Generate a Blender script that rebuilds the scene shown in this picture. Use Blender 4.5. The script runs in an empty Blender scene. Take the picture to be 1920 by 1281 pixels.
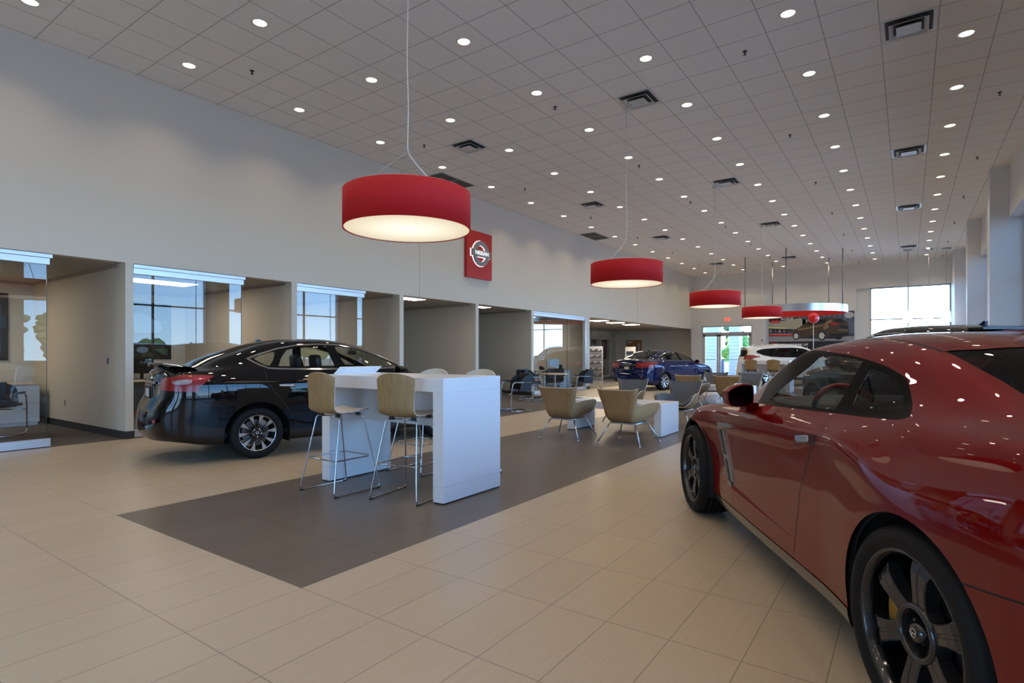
import bpy, bmesh, math, random
import numpy as np
from mathutils import Vector, Matrix
random.seed(7)
PI = math.pi
sc = bpy.context.scene
COL = sc.collection
def R(d): return d*PI/180

# ------------------------------------------------------------------ materials
MATS = {}
def mat(name, col=(.8,.8,.8), rough=.5, metal=0.0, coat=0.0, spec=.5, emit=None, estr=0.0, crough=.02):
    if name in MATS: return MATS[name]
    m = bpy.data.materials.new(name); m.use_nodes = True
    b = m.node_tree.nodes['Principled BSDF']
    b.inputs['Base Color'].default_value = (*col, 1)
    b.inputs['Roughness'].default_value = rough
    b.inputs['Metallic'].default_value = metal
    b.inputs['Specular IOR Level'].default_value = spec
    if coat:
        b.inputs['Coat Weight'].default_value = coat
        b.inputs['Coat Roughness'].default_value = crough
    if emit:
        b.inputs['Emission Color'].default_value = (*emit, 1)
        b.inputs['Emission Strength'].default_value = estr
    MATS[name] = m
    return m
def nodes(m): return m.node_tree.nodes, m.node_tree.links
def N(m, typ, **kw):
    n = m.node_tree.nodes.new(typ)
    for k, v in kw.items():
        if hasattr(n, k): setattr(n, k, v)
    return n
def glass(name, tint=(1,1,1), boost=1.0, body=0.0, bodycol=(.02,.02,.02), ior=1.5):
    """a thin pane: see-through, with the mirror reflection of its two faces"""
    if name in MATS: return MATS[name]
    m = bpy.data.materials.new(name); m.use_nodes = True
    nt = m.node_tree; nt.nodes.clear(); L = nt.links
    out = N(m, 'ShaderNodeOutputMaterial'); tr = N(m, 'ShaderNodeBsdfTransparent'); gl = N(m, 'ShaderNodeBsdfGlossy')
    fr = N(m, 'ShaderNodeFresnel'); fr.inputs['IOR'].default_value = ior
    mu = N(m, 'ShaderNodeMath', operation='MULTIPLY'); mu.inputs[1].default_value = boost; mu.use_clamp = True
    mx = N(m, 'ShaderNodeMixShader')
    tr.inputs['Color'].default_value = (*tint, 1); gl.inputs['Roughness'].default_value = 0.0
    gl.inputs['Color'].default_value = (1,1,1,1)
    L.new(fr.outputs[0], mu.inputs[0]); L.new(mu.outputs[0], mx.inputs[0])
    if body > 0:
        df = N(m, 'ShaderNodeBsdfDiffuse'); df.inputs['Color'].default_value = (*bodycol, 1)
        m2 = N(m, 'ShaderNodeMixShader'); m2.inputs[0].default_value = body
        L.new(tr.outputs[0], m2.inputs[1]); L.new(df.outputs[0], m2.inputs[2]); L.new(m2.outputs[0], mx.inputs[1])
    else:
        L.new(tr.outputs[0], mx.inputs[1])
    L.new(gl.outputs[0], mx.inputs[2]); L.new(mx.outputs[0], out.inputs[0])
    MATS[name] = m
    return m
def wood(name, c1, c2, scale=(1,12,1), rough=.45):
    m = mat(name, c1, rough, coat=.15); 
    b = m.node_tree.nodes['Principled BSDF']; L = m.node_tree.links
    tc = N(m, 'ShaderNodeTexCoord'); mp = N(m, 'ShaderNodeMapping'); mp.inputs['Scale'].default_value = scale
    nz = N(m, 'ShaderNodeTexNoise'); nz.inputs['Scale'].default_value = 3; nz.inputs['Detail'].default_value = 6; nz.inputs['Distortion'].default_value = .6
    rp = N(m, 'ShaderNodeValToRGB'); rp.color_ramp.elements[0].color = (*c1,1); rp.color_ramp.elements[1].color = (*c2,1)
    rp.color_ramp.elements[0].position = .3; rp.color_ramp.elements[1].position = .75
    L.new(tc.outputs['Object'], mp.inputs[0]); L.new(mp.outputs[0], nz.inputs[0]); L.new(nz.outputs[0], rp.inputs[0]); L.new(rp.outputs[0], b.inputs['Base Color'])
    return m
def noisy(name, c1, c2, scale=60, rough=.9, bump=0.0, **kw):
    m = mat(name, c1, rough, **kw); b = m.node_tree.nodes['Principled BSDF']; L = m.node_tree.links
    tc = N(m, 'ShaderNodeTexCoord'); nz = N(m, 'ShaderNodeTexNoise'); nz.inputs['Scale'].default_value = scale; nz.inputs['Detail'].default_value = 3
    rp = N(m, 'ShaderNodeValToRGB'); rp.color_ramp.elements[0].color = (*c1,1); rp.color_ramp.elements[1].color = (*c2,1)
    rp.color_ramp.elements[0].position = .35; rp.color_ramp.elements[1].position = .65
    L.new(tc.outputs['Object'], nz.inputs[0]); L.new(nz.outputs[0], rp.inputs[0]); L.new(rp.outputs[0], b.inputs['Base Color'])
    if bump:
        bp = N(m, 'ShaderNodeBump'); bp.inputs['Strength'].default_value = bump; bp.inputs['Distance'].default_value = .002
        L.new(nz.outputs[0], bp.inputs['Height']); L.new(bp.outputs[0], b.inputs['Normal'])
    return m

# ------------------------------------------------------------------ mesh builder
class MB:
    def __init__(s): s.v = []; s.f = []; s.mi = []; s.sm = []; s.uv = None
    def add(s, vs, fs, mi=0, smooth=False):
        o = len(s.v); s.v += [tuple(p) for p in vs]
        for f in fs: s.f.append([i+o for i in f]); s.mi.append(mi); s.sm.append(smooth)
        return s
    def box(s, x0, x1, y0, y1, z0, z1, mi=0, bev=0.0):
        if bev > 0:
            bm = bmesh.new(); bmesh.ops.create_cube(bm, size=1)
            for v in bm.verts: v.co = ((x0+x1)/2+v.co.x*(x1-x0), (y0+y1)/2+v.co.y*(y1-y0), (z0+z1)/2+v.co.z*(z1-z0))
            bmesh.ops.bevel(bm, geom=bm.edges[:], offset=bev, segments=2, affect='EDGES', profile=.5)
            bm.verts.index_update(); s.add([v.co[:] for v in bm.verts], [[v.index for v in f.verts] for f in bm.faces], mi, False); bm.free()
            return s
        vs = [(x,y,z) for x in (x0,x1) for y in (y0,y1) for z in (z0,z1)]
        return s.add(vs, [(0,1,3,2),(4,6,7,5),(0,4,5,1),(2,3,7,6),(0,2,6,4),(1,5,7,3)], mi)
    def obox(s, c, ax, ay, az, mi=0):
        """box from a centre and three half-axis vectors"""
        c, ax, ay, az = map(Vector, (c, ax, ay, az))
        vs = [c+i*ax+j*ay+k*az for i in (-1,1) for j in (-1,1) for k in (-1,1)]
        return s.add(vs, [(0,1,3,2),(4,6,7,5),(0,4,5,1),(2,3,7,6),(0,2,6,4),(1,5,7,3)], mi)
    def tube(s, pts, r, n=10, mi=0, closed=False, cap=True, rs=None):
        pts = [Vector(p) for p in pts]; m = len(pts)
        if m < 2: return s
        tang = []
        for i in range(m):
            if closed: t = pts[(i+1)%m]-pts[i-1]
            else: t = pts[min(i+1,m-1)]-pts[max(i-1,0)]
            tang.append(t.normalized())
        up = Vector((0,0,1)) if abs(tang[0].z) < .9 else Vector((1,0,0))
        a = tang[0].cross(up).normalized(); vs = []; 
        for i in range(m):
            t = tang[i]; a = (a - t*a.dot(t)).normalized(); b = t.cross(a)
            rr = rs[i] if rs else r
            for k in range(n):
                w = 2*PI*k/n; vs.append(pts[i]+a*math.cos(w)*rr+b*math.sin(w)*rr)
        fs = []
        for i in range(m if closed else m-1):
            j = (i+1)%m
            for k in range(n): fs.append((i*n+k, i*n+(k+1)%n, j*n+(k+1)%n, j*n+k))
        s.add(vs, fs, mi, True)
        if cap and not closed:
            o = len(s.v)-len(vs)
            s.f.append([o+k for k in range(n)][::-1]); s.mi.append(mi); s.sm.append(False)
            s.f.append([o+(m-1)*n+k for k in range(n)]); s.mi.append(mi); s.sm.append(False)
        return s
    def lathe(s, prof, n=32, mi=0, c=(0,0,0), axis='z', smooth=True, mis=None, a0=0, a1=2*PI):
        """prof: list of (radius, height)"""
        vs = []; m = len(prof); full = abs(a1-a0-2*PI) < 1e-6; nn = n if full else n+1
        for (r,h) in prof:
            for k in range(nn):
                w = a0+(a1-a0)*k/n; p = (r*math.cos(w), r*math.sin(w), h)
                if axis == 'y': p = (p[0], p[2], p[1])
                if axis == 'x': p = (p[2], p[0], p[1])
                vs.append((p[0]+c[0], p[1]+c[1], p[2]+c[2]))
        for i in range(m-1):
            fs = []
            for k in range(n):
                k2 = (k+1)%nn
                q = (i*nn+k, i*nn+k2, (i+1)*nn+k2, (i+1)*nn+k)
                fs.append(q if axis != 'y' else q[::-1])
            o = len(s.v) if i == 0 else o
            if i == 0: s.v += vs
            for f in fs: s.f.append([x+o for x in f]); s.mi.append(mis[i] if mis else mi); s.sm.append(smooth)
        return s
    def disc(s, r, z, n=24, mi=0, c=(0,0), up=True):
        vs = [(c[0]+r*math.cos(2*PI*k/n), c[1]+r*math.sin(2*PI*k/n), z) for k in range(n)]
        f = list(range(n)); return s.add(vs, [f if up else f[::-1]], mi)
    def prism(s, poly, o, u, v, w, mi=0, smooth=False):
        """extrude a 2d outline: point = o + a*u + b*v (+ w)"""
        o, u, v, w = map(Vector, (o, u, v, w)); n = len(poly)
        a = [o+u*p[0]+v*p[1] for p in poly]; b = [p+w for p in a]
        s.add(a+b, [list(range(n))[::-1], list(range(n, 2*n))]+[(i, (i+1)%n, n+(i+1)%n, n+i) for i in range(n)], mi, smooth)
        return s
    def grid(s, P, mi=0, smooth=True, flip=False):
        """P[i][j] points"""
        a, b = len(P), len(P[0]); vs = [p for row in P for p in row]; fs = []
        for i in range(a-1):
            for j in range(b-1):
                q = (i*b+j, i*b+j+1, (i+1)*b+j+1, (i+1)*b+j); fs.append(q[::-1] if flip else q)
        return s.add(vs, fs, mi, smooth)
    def shell(s, P, t, mi=0, mi2=None, mie=None):
        """a sheet with thickness: outer grid P, inner grid offset by -t along the normal"""
        a, b = len(P), len(P[0]); A = np.array(P, float)
        du = np.gradient(A, axis=0); dv = np.gradient(A, axis=1); n = np.cross(du, dv); n /= np.linalg.norm(n, axis=2, keepdims=True)+1e-12
        B = A - n*t
        s.grid(A.tolist(), mi, True); s.grid(B.tolist(), mi if mi2 is None else mi2, True, True)
        ring = [(i,0) for i in range(a)]+[(a-1,j) for j in range(1,b)]+[(i,b-1) for i in range(a-2,-1,-1)]+[(0,j) for j in range(b-2,0,-1)]
        vs = [A[i][j] for i,j in ring]+[B[i][j] for i,j in ring]; k = len(ring)
        s.add([tuple(x) for x in vs], [(i, k+i, k+(i+1)%k, (i+1)%k) for i in range(k)], mi if mie is None else mie)
        return s
    def build(s, name, mats, parent=None, loc=None, rot=None):
        me = bpy.data.meshes.new(name); me.from_pydata(s.v, [], s.f)
        if not isinstance(mats, (list, tuple)): mats = [mats]
        for m in mats: me.materials.append(m)
        me.polygons.foreach_set('material_index', s.mi); me.polygons.foreach_set('use_smooth', s.sm); me.update()
        o = bpy.data.objects.new(name, me); COL.objects.link(o)
        if parent is not None: o.parent = parent
        if loc is not None: o.location = loc
        if rot is not None: o.rotation_euler = rot
        return o
def tag(o, label=None, cat=None, group=None, kind=None):
    if label: o['label'] = label
    if cat: o['category'] = cat
    if group: o['group'] = group
    if kind: o['kind'] = kind
    return o
def empty(name, loc=(0,0,0), rz=0, label=None, cat=None, group=None):
    o = bpy.data.objects.new(name, None); COL.objects.link(o); o.location = loc; o.rotation_euler = (0,0,rz); o.empty_display_size = .1
    return tag(o, label, cat, group)
def dup(root, loc, rz=0, label=None, group=None):
    r = root.copy(); COL.objects.link(r); r.location = loc; r.rotation_euler = (0,0,rz)
    if label: r['label'] = label
    if group: r['group'] = group
    for ch in root.children:
        cc = ch.copy(); COL.objects.link(cc); cc.parent = r
        for g in ch.children:
            d = g.copy(); COL.objects.link(d); d.parent = cc
    return r
def struct(o): o['kind'] = 'structure'; return o
def txt(body, size, m, parent=None, name='lettering', ext=.0, loc=(0,0,0), rot=(0,0,0), align='CENTER', shear=0, xs=1.0):
    """lettering as a mesh made from Blender's built-in font"""
    cu = bpy.data.curves.new(name, 'FONT'); cu.body = body; cu.size = size; cu.extrude = ext; cu.align_x = align; cu.align_y = 'CENTER'; cu.shear = shear; cu.resolution_u = 3
    cu.offset = size*.012
    t = bpy.data.objects.new(name+'_tmp', cu); COL.objects.link(t)
    dg = bpy.context.evaluated_depsgraph_get(); dg.update(); me = bpy.data.meshes.new_from_object(t.evaluated_get(dg)); me.name = name
    bpy.data.objects.remove(t); bpy.data.curves.remove(cu)
    me.materials.clear(); me.materials.append(m)
    o = bpy.data.objects.new(name, me); COL.objects.link(o); o.location = loc; o.rotation_euler = rot; o.scale = (xs,1,1)
    if parent is not None: o.parent = parent
    return o
def fillet(pts, r, n=4):
    """round the corners of a 3d polyline"""
    pts = [Vector(p) for p in pts]; out = [pts[0]]
    for i in range(1, len(pts)-1):
        a, b, c = pts[i-1], pts[i], pts[i+1]
        d1, d2 = (a-b), (c-b); rr = min(r, d1.length*.49, d2.length*.49); p, q = b+d1.normalized()*rr, b+d2.normalized()*rr
        for k in range(n+1):
            t = k/n; out.append(p*(1-t)**2+b*2*t*(1-t)+q*t*t)
    out.append(pts[-1]); return out
def rrect(x0, x1, y0, y1, r, n=4):
    out = []
    for cx, cy, a in ((x1-r,y1-r,0),(x0+r,y1-r,90),(x0+r,y0+r,180),(x1-r,y0+r,270)):
        for k in range(n+1): w = R(a+90*k/n); out.append((cx+r*math.cos(w), cy+r*math.sin(w)))
    return out

# ------------------------------------------------------------------ shared materials
M_white = mat('white_laminate', (.80,.80,.81), .28, coat=.2)
M_wall = mat('wall_paint', (.66,.61,.52), .6)
M_wallw = mat('wall_paint_daylit', (.76,.77,.78), .6)  # wall paint made paler and bluer: window daylight put into the colour
M_wallf = mat('wall_paint_far_lit', (.80,.80,.77), .6)  # same wall paint lightened: the far end's brighter light is in the colour
M_beige = mat('beige_paint', (.57,.52,.43), .65)
M_chrome = mat('chrome', (.60,.60,.61), .09, 1.0)
M_satin = mat('satin_steel', (.62,.64,.66), .3, 1.0)
M_alum = mat('brushed_aluminium', (.72,.74,.77), .28, 1.0)
M_silver = mat('silver_track', (.70,.73,.78), .35, .75)
M_blackp = mat('black_plastic', (.012,.012,.013), .45)
M_blackg = mat('black_gloss', (.006,.006,.007), .12, coat=.6)
M_rubber = mat('tyre_rubber', (.010,.0098,.0095), .6); M_rubber.node_tree.nodes['Principled BSDF'].inputs['IOR'].default_value = 1.25
M_dark = mat('dark_lining', (.01,.01,.011), .8)
M_leather = mat('black_leather', (.015,.015,.017), .42)
M_greyfab = noisy('grey_fabric', (.115,.118,.12), (.15,.152,.152), 220, .9, .3)
M_ply = wood('oak_plywood', (.30,.178,.066), (.41,.265,.110), (14,14,.9))
M_plyl = wood('pale_birch', (.66,.58,.46), (.74,.67,.55), (14,14,.9))
M_plyd = wood('maple_plywood', (.40,.255,.115), (.46,.31,.15), (10,10,.8))
M_red = mat('red_panel', (.48,.012,.014), .4)
M_carpet = noisy('charcoal_carpet', (.070,.060,.052), (.115,.10,.088), 90, .95, .6)
M_base = mat('charcoal_baseboard', (.03,.03,.031), .6)
# light levels
LAMP, SPREAD, DRUM, SKY, SUN, EXPO = 7.6, 118, 1.3, 9.6, 28, -0.38
ALT = (20.05, 8.05, 0)
ROG = ((25.9, 5.1, 0), R(-62))
# ------------------------------------------------------------------ car bodies: a smooth skin through measured sections, then trimmed
def pchip(t, Y, tq, flat0=None, flat1=None):
    t = np.asarray(t, float); Y = np.asarray(Y, float); h = np.diff(t)[:,None]; d = np.diff(Y, axis=0)/h; m = np.zeros_like(Y)
    w1 = 2*h[1:]+h[:-1]; w2 = h[1:]+2*h[:-1]
    with np.errstate(divide='ignore', invalid='ignore'):
        hm = (w1+w2)/(w1/d[:-1]+w2/d[1:])
    m[1:-1] = np.where(d[:-1]*d[1:] > 0, hm, 0)
    m[0] = d[0]; m[-1] = d[-1]
    if flat0 is not None: m[0] = np.where(flat0, 0, m[0])
    if flat1 is not None: m[-1] = np.where(flat1, 0, m[-1])
    i = np.clip(np.searchsorted(t, tq, side='right')-1, 0, len(t)-2); s = ((tq-t[i])/(t[i+1]-t[i]))[:,None]; hh = (t[i+1]-t[i])[:,None]
    return (2*s**3-3*s**2+1)*Y[i]+(s**3-2*s**2+s)*hh*m[i]+(-2*s**3+3*s**2)*Y[i+1]+(s**3-s**2)*hh*m[i+1]
def params(A):
    d = np.linalg.norm(np.diff(A, axis=0), axis=2).mean(axis=1); return np.concatenate([[0], np.cumsum(np.maximum(d, 1e-4))])
def samples(t, step, lo):
    out = []
    for a, b in zip(t[:-1], t[1:]):
        n = max(lo, int(round((b-a)/step))); out += list(a+(b-a)*np.arange(n)/n)
    return np.array(out+[t[-1]])
def car_skin(st, du=.06, dv=.05, smooth=3):
    A = []
    for x, ys, zs in st:
        xs = [x]*len(ys) if np.isscalar(x) else x; A.append(np.stack([xs, ys, zs], 1))
    A = np.array(A, float); K, M, _ = A.shape
    t = params(A); f = np.tile(np.array([True, False, True]), M)
    tq = samples(t, du, 2); U = pchip(t, A.reshape(K, M*3), tq, f, f).reshape(len(tq), M, 3)
    B = np.transpose(U, (1,0,2)); tv = params(A.transpose(1,0,2)); f2 = np.tile(np.array([True, False, True]), len(tq))
    vq = samples(tv, dv, 2); G = pchip(tv, B.reshape(M, -1), vq, f2, f2).reshape(len(vq), len(tq), 3).transpose(1,0,2)
    for _ in range(smooth):
        E = np.concatenate([G[1:2]*[1,-1,1], G, G[-2:-1]*[1,-1,1]], 0); E = np.concatenate([E[:,1:2]*[1,-1,1], E, E[:,-2:-1]*[1,-1,1]], 1)
        L = (E[2:,1:-1]+E[:-2,1:-1]+E[1:-1,2:]+E[1:-1,:-2])/4; G = G*.5+L*.5
        G[0,:,1] = 0; G[-1,:,1] = 0; G[:,0,1] = 0; G[:,-1,1] = 0
    E = np.concatenate([G[1:2]*[1,-1,1], G, G[-2:-1]*[1,-1,1]], 0); du_ = E[2:]-E[:-2]
    E = np.concatenate([G[:,1:2]*[1,-1,1], G, G[:,-2:-1]*[1,-1,1]], 1); dv_ = E[:,2:]-E[:,:-2]
    n = np.cross(du_, dv_); n /= np.linalg.norm(n, axis=2, keepdims=True)+1e-9
    c = np.array([1.2, 0, .6])
    if ((G-c)*n).sum() < 0: n = -n
    a, b = G.shape[:2]; idx = np.arange(a*b).reshape(a, b)
    q = np.stack([idx[:-1,:-1], idx[:-1,1:], idx[1:,1:], idx[1:,:-1]], -1).reshape(-1, 4)
    V = G.reshape(-1,3); Nn = n.reshape(-1,3)
    T = np.concatenate([q[:,[0,1,2]], q[:,[0,2,3]]], 0)
    fn = np.cross(V[T[:,1]]-V[T[:,0]], V[T[:,2]]-V[T[:,0]]); flip = (fn*Nn[T].sum(1)).sum(1) < 0; T[flip] = T[flip][:,::-1]
    ok = np.linalg.norm(fn, axis=1) > 1e-10
    return V, Nn, T[ok]
def cut(V, Nn, T, f):
    val = f(V); val = np.where(np.abs(val) < 1e-6, 1e-6, val); s = val > 0; st = s[T]; k = st.sum(1); mixed = (k == 1) | (k == 2)
    keep = list(T[~mixed]); nv = []; nn = []; cache = {}; base = len(V)
    def mid(a, b):
        key = (a,b) if a < b else (b,a)
        if key not in cache:
            t = val[a]/(val[a]-val[b]); t = min(max(t, .002), .998)
            nv.append(V[a]*(1-t)+V[b]*t); m = Nn[a]*(1-t)+Nn[b]*t; nn.append(m/(np.linalg.norm(m)+1e-12)); cache[key] = base+len(nv)-1
        return cache[key]
    for tri in T[mixed]:
        a, b, c = tri; lone = 1 if s[[a,b,c]].sum() == 1 else 0
        if s[b] == lone and s[a] != lone: a, b, c = b, c, a
        elif s[c] == lone and s[a] != lone: a, b, c = c, a, b
        p, q = mid(a,b), mid(a,c); keep += [(a,p,q), (p,b,c), (p,c,q)]
    if nv: V = np.concatenate([V, np.array(nv)]); Nn = np.concatenate([Nn, np.array(nn)])
    return V, Nn, np.array(keep, dtype=int)
def sdpoly(P, poly):
    poly = np.asarray(poly, float); d = np.full(len(P), 1e9); ins = np.zeros(len(P), bool); n = len(poly)
    for i in range(n):
        a, b = poly[i], poly[(i+1)%n]; e = b-a; w = P-a; t = np.clip((w@e)/(e@e+1e-12), 0, 1); d = np.minimum(d, np.linalg.norm(w-t[:,None]*e, axis=1))
        c = ((a[1] > P[:,1]) != (b[1] > P[:,1])); 
        with np.errstate(divide='ignore', invalid='ignore'): xx = a[0]+(P[:,1]-a[1])*(b[0]-a[0])/(b[1]-a[1])
        ins ^= c & (P[:,0] < xx)
    return np.where(ins, -d, d)
def sdline(P, pts):
    d = np.full(len(P), 1e9); pts = np.asarray(pts, float)
    for a, b in zip(pts[:-1], pts[1:]):
        e = b-a; w = P-a; t = np.clip((w@e)/(e@e+1e-12), 0, 1); d = np.minimum(d, np.linalg.norm(w-t[:,None]*e, axis=1))
    return d
def side(poly, r=0., ymin=.35): return lambda V: np.maximum(sdpoly(V[:,[0,2]], poly)-r, ymin-V[:,1])
def top(poly, zmin=.9, r=0.): return lambda V: np.maximum(sdpoly(V[:,[0,1]], poly)-r, zmin-V[:,2])
def rearp(poly, xmax, r=0.): return lambda V: np.maximum(sdpoly(V[:,[1,2]], poly)-r, V[:,0]-xmax)
def frontp(poly, xmin, r=0.): return lambda V: np.maximum(sdpoly(V[:,[1,2]], poly)-r, xmin-V[:,0])
def sgline(P, pts):
    """distance to a line of segments, signed by the side of the nearest one"""
    d = np.full(len(P), 1e9); sg = np.ones(len(P)); pts = np.asarray(pts, float)
    for a, b in zip(pts[:-1], pts[1:]):
        e = b-a; w = P-a; t = np.clip((w@e)/(e@e+1e-12), 0, 1); q = np.linalg.norm(w-t[:,None]*e, axis=1); c = e[0]*w[:,1]-e[1]*w[:,0]
        k = q < d; d = np.where(k, q, d); sg = np.where(k, np.where(c < 0, -1, 1), sg)
    return d*sg
class Line:
    """a thin gap: first split the skin along its middle, then along both edges"""
    def __init__(s, mid, guard, w): s.mid, s.guard, s.w = mid, guard, w
    def __call__(s, V): return np.maximum(np.abs(s.mid(V))-s.w, s.guard(V))
def lside(pts, w=.004, ymin=.35): return Line(lambda V: sgline(V[:,[0,2]], pts), lambda V: ymin-V[:,1], w)
def ltop(pts, w=.004, zmin=.7): return Line(lambda V: sgline(V[:,[0,1]], pts), lambda V: zmin-V[:,2], w)
def arch(xc, zc, r, ymin=.35): return lambda V: np.maximum(np.hypot(V[:,0]-xc, np.maximum(V[:,2]-zc, 0))-r, ymin-V[:,1])
def mesh_from(V, Nn, T, name, mats, parent, mi=None):
    me = bpy.data.meshes.new(name); used, inv = np.unique(T, return_inverse=True); Tn = inv.reshape(T.shape)
    me.from_pydata(V[used].tolist(), [], Tn.tolist())
    for m in mats: me.materials.append(m)
    me.polygons.foreach_set('use_smooth', [True]*len(Tn))
    if mi is not None: me.polygons.foreach_set('material_index', mi)
    me.update(); me.normals_split_custom_set_from_vertices(Nn[used].tolist())
    o = bpy.data.objects.new(name, me); COL.objects.link(o); o.parent = parent; return o
def car_body(parent, st, feats, paint, seam, du=.06, dv=.05, lining=M_dark, zl=.5, smooth=3):
    """feats: (part name, field, material, mode, push out) in order of precedence; modes: cut / pair / mid / slot"""
    V, Nn, T = car_skin(st, du, dv, smooth)
    for f in feats:
        if isinstance(f[1], Line): V, Nn, T = cut(V, Nn, T, f[1].mid); V, Nn, T = cut(V, Nn, T, lambda X: np.abs(f[1].mid(X))-f[1].w); V, Nn, T = cut(V, Nn, T, f[1].guard)
        else: V, Nn, T = cut(V, Nn, T, f[1])
    C = V[T].mean(1); lab = np.full(len(T), -1)
    for i, f in enumerate(feats):
        v = f[1](C); lab[(lab < 0) & (v < 0)] = i
    mir = np.array([1,-1,1.]); parts = {}
    def both(Ts, off=0.):
        W = V+Nn*off; nV = len(V)
        return np.concatenate([W, W*mir]), np.concatenate([Nn, Nn*mir]), np.concatenate([Ts, Ts[:,::-1]+nV])
    slots = [i for i, f in enumerate(feats) if f[3] == 'slot']
    sel = (lab == -1) | np.isin(lab, slots); Tb = T[sel]; lb = lab[sel]
    mats = [paint]+[feats[i][2] for i in slots]; mi = [0 if l == -1 else 1+slots.index(l) for l in lb]
    a, b, c = both(Tb); parts['body'] = mesh_from(a, b, c, 'body', mats, parent, mi+mi)
    Tl = Tb[V[Tb].mean(1)[:,2] > zl]; a, b, c = both(Tl, -.03); parts['lining'] = mesh_from(a, -b, c[:,::-1], 'interior_lining', [lining], parent)
    for i, f in enumerate(feats):
        Ts = T[lab == i]
        if f[3] in ('cut', 'slot') or len(Ts) == 0: continue
        off = f[4] if len(f) > 4 else 0.
        if f[3] == 'mid': a, b, c = both(Ts, off); parts[f[0]] = mesh_from(a, b, c, f[0], [f[2]], parent)
        else:
            W = V+Nn*off
            parts.setdefault(f[0], []).append(mesh_from(W, Nn, Ts, f[0], [f[2]], parent))
            parts[f[0]].append(mesh_from(W*mir, Nn*mir, Ts[:,::-1], f[0], [f[2]], parent))
    parts['skin'] = (V, Nn, T)
    return parts
def surf_y(skin, x, z):
    """outer skin point (y and normal) at a place of the side view"""
    V, Nn, T = skin; d = (V[:,0]-x)**2+(V[:,2]-z)**2+np.where(V[:,1] < .3, 9, 0); i = np.argsort(d)[:4]; w = 1/(d[i]+1e-7); w /= w.sum()
    return float((V[i,1]*w).sum()), Vector((Nn[i]*w[:,None]).sum(0)).normalized()

def emblem(mb, c, u, v, r, mi=0):
    """ring with a bar across, facing u x v"""
    c, u, v = Vector(c), Vector(u).normalized(), Vector(v).normalized(); w = u.cross(v)
    pts = [c+u*math.cos(2*PI*k/28)*r+v*math.sin(2*PI*k/28)*r for k in range(28)]
    mb.tube(pts, r*.13, 6, mi, closed=True); mb.obox(c+w*r*.06, u*r*1.16, v*r*.17, w*r*.12, mi)

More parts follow.
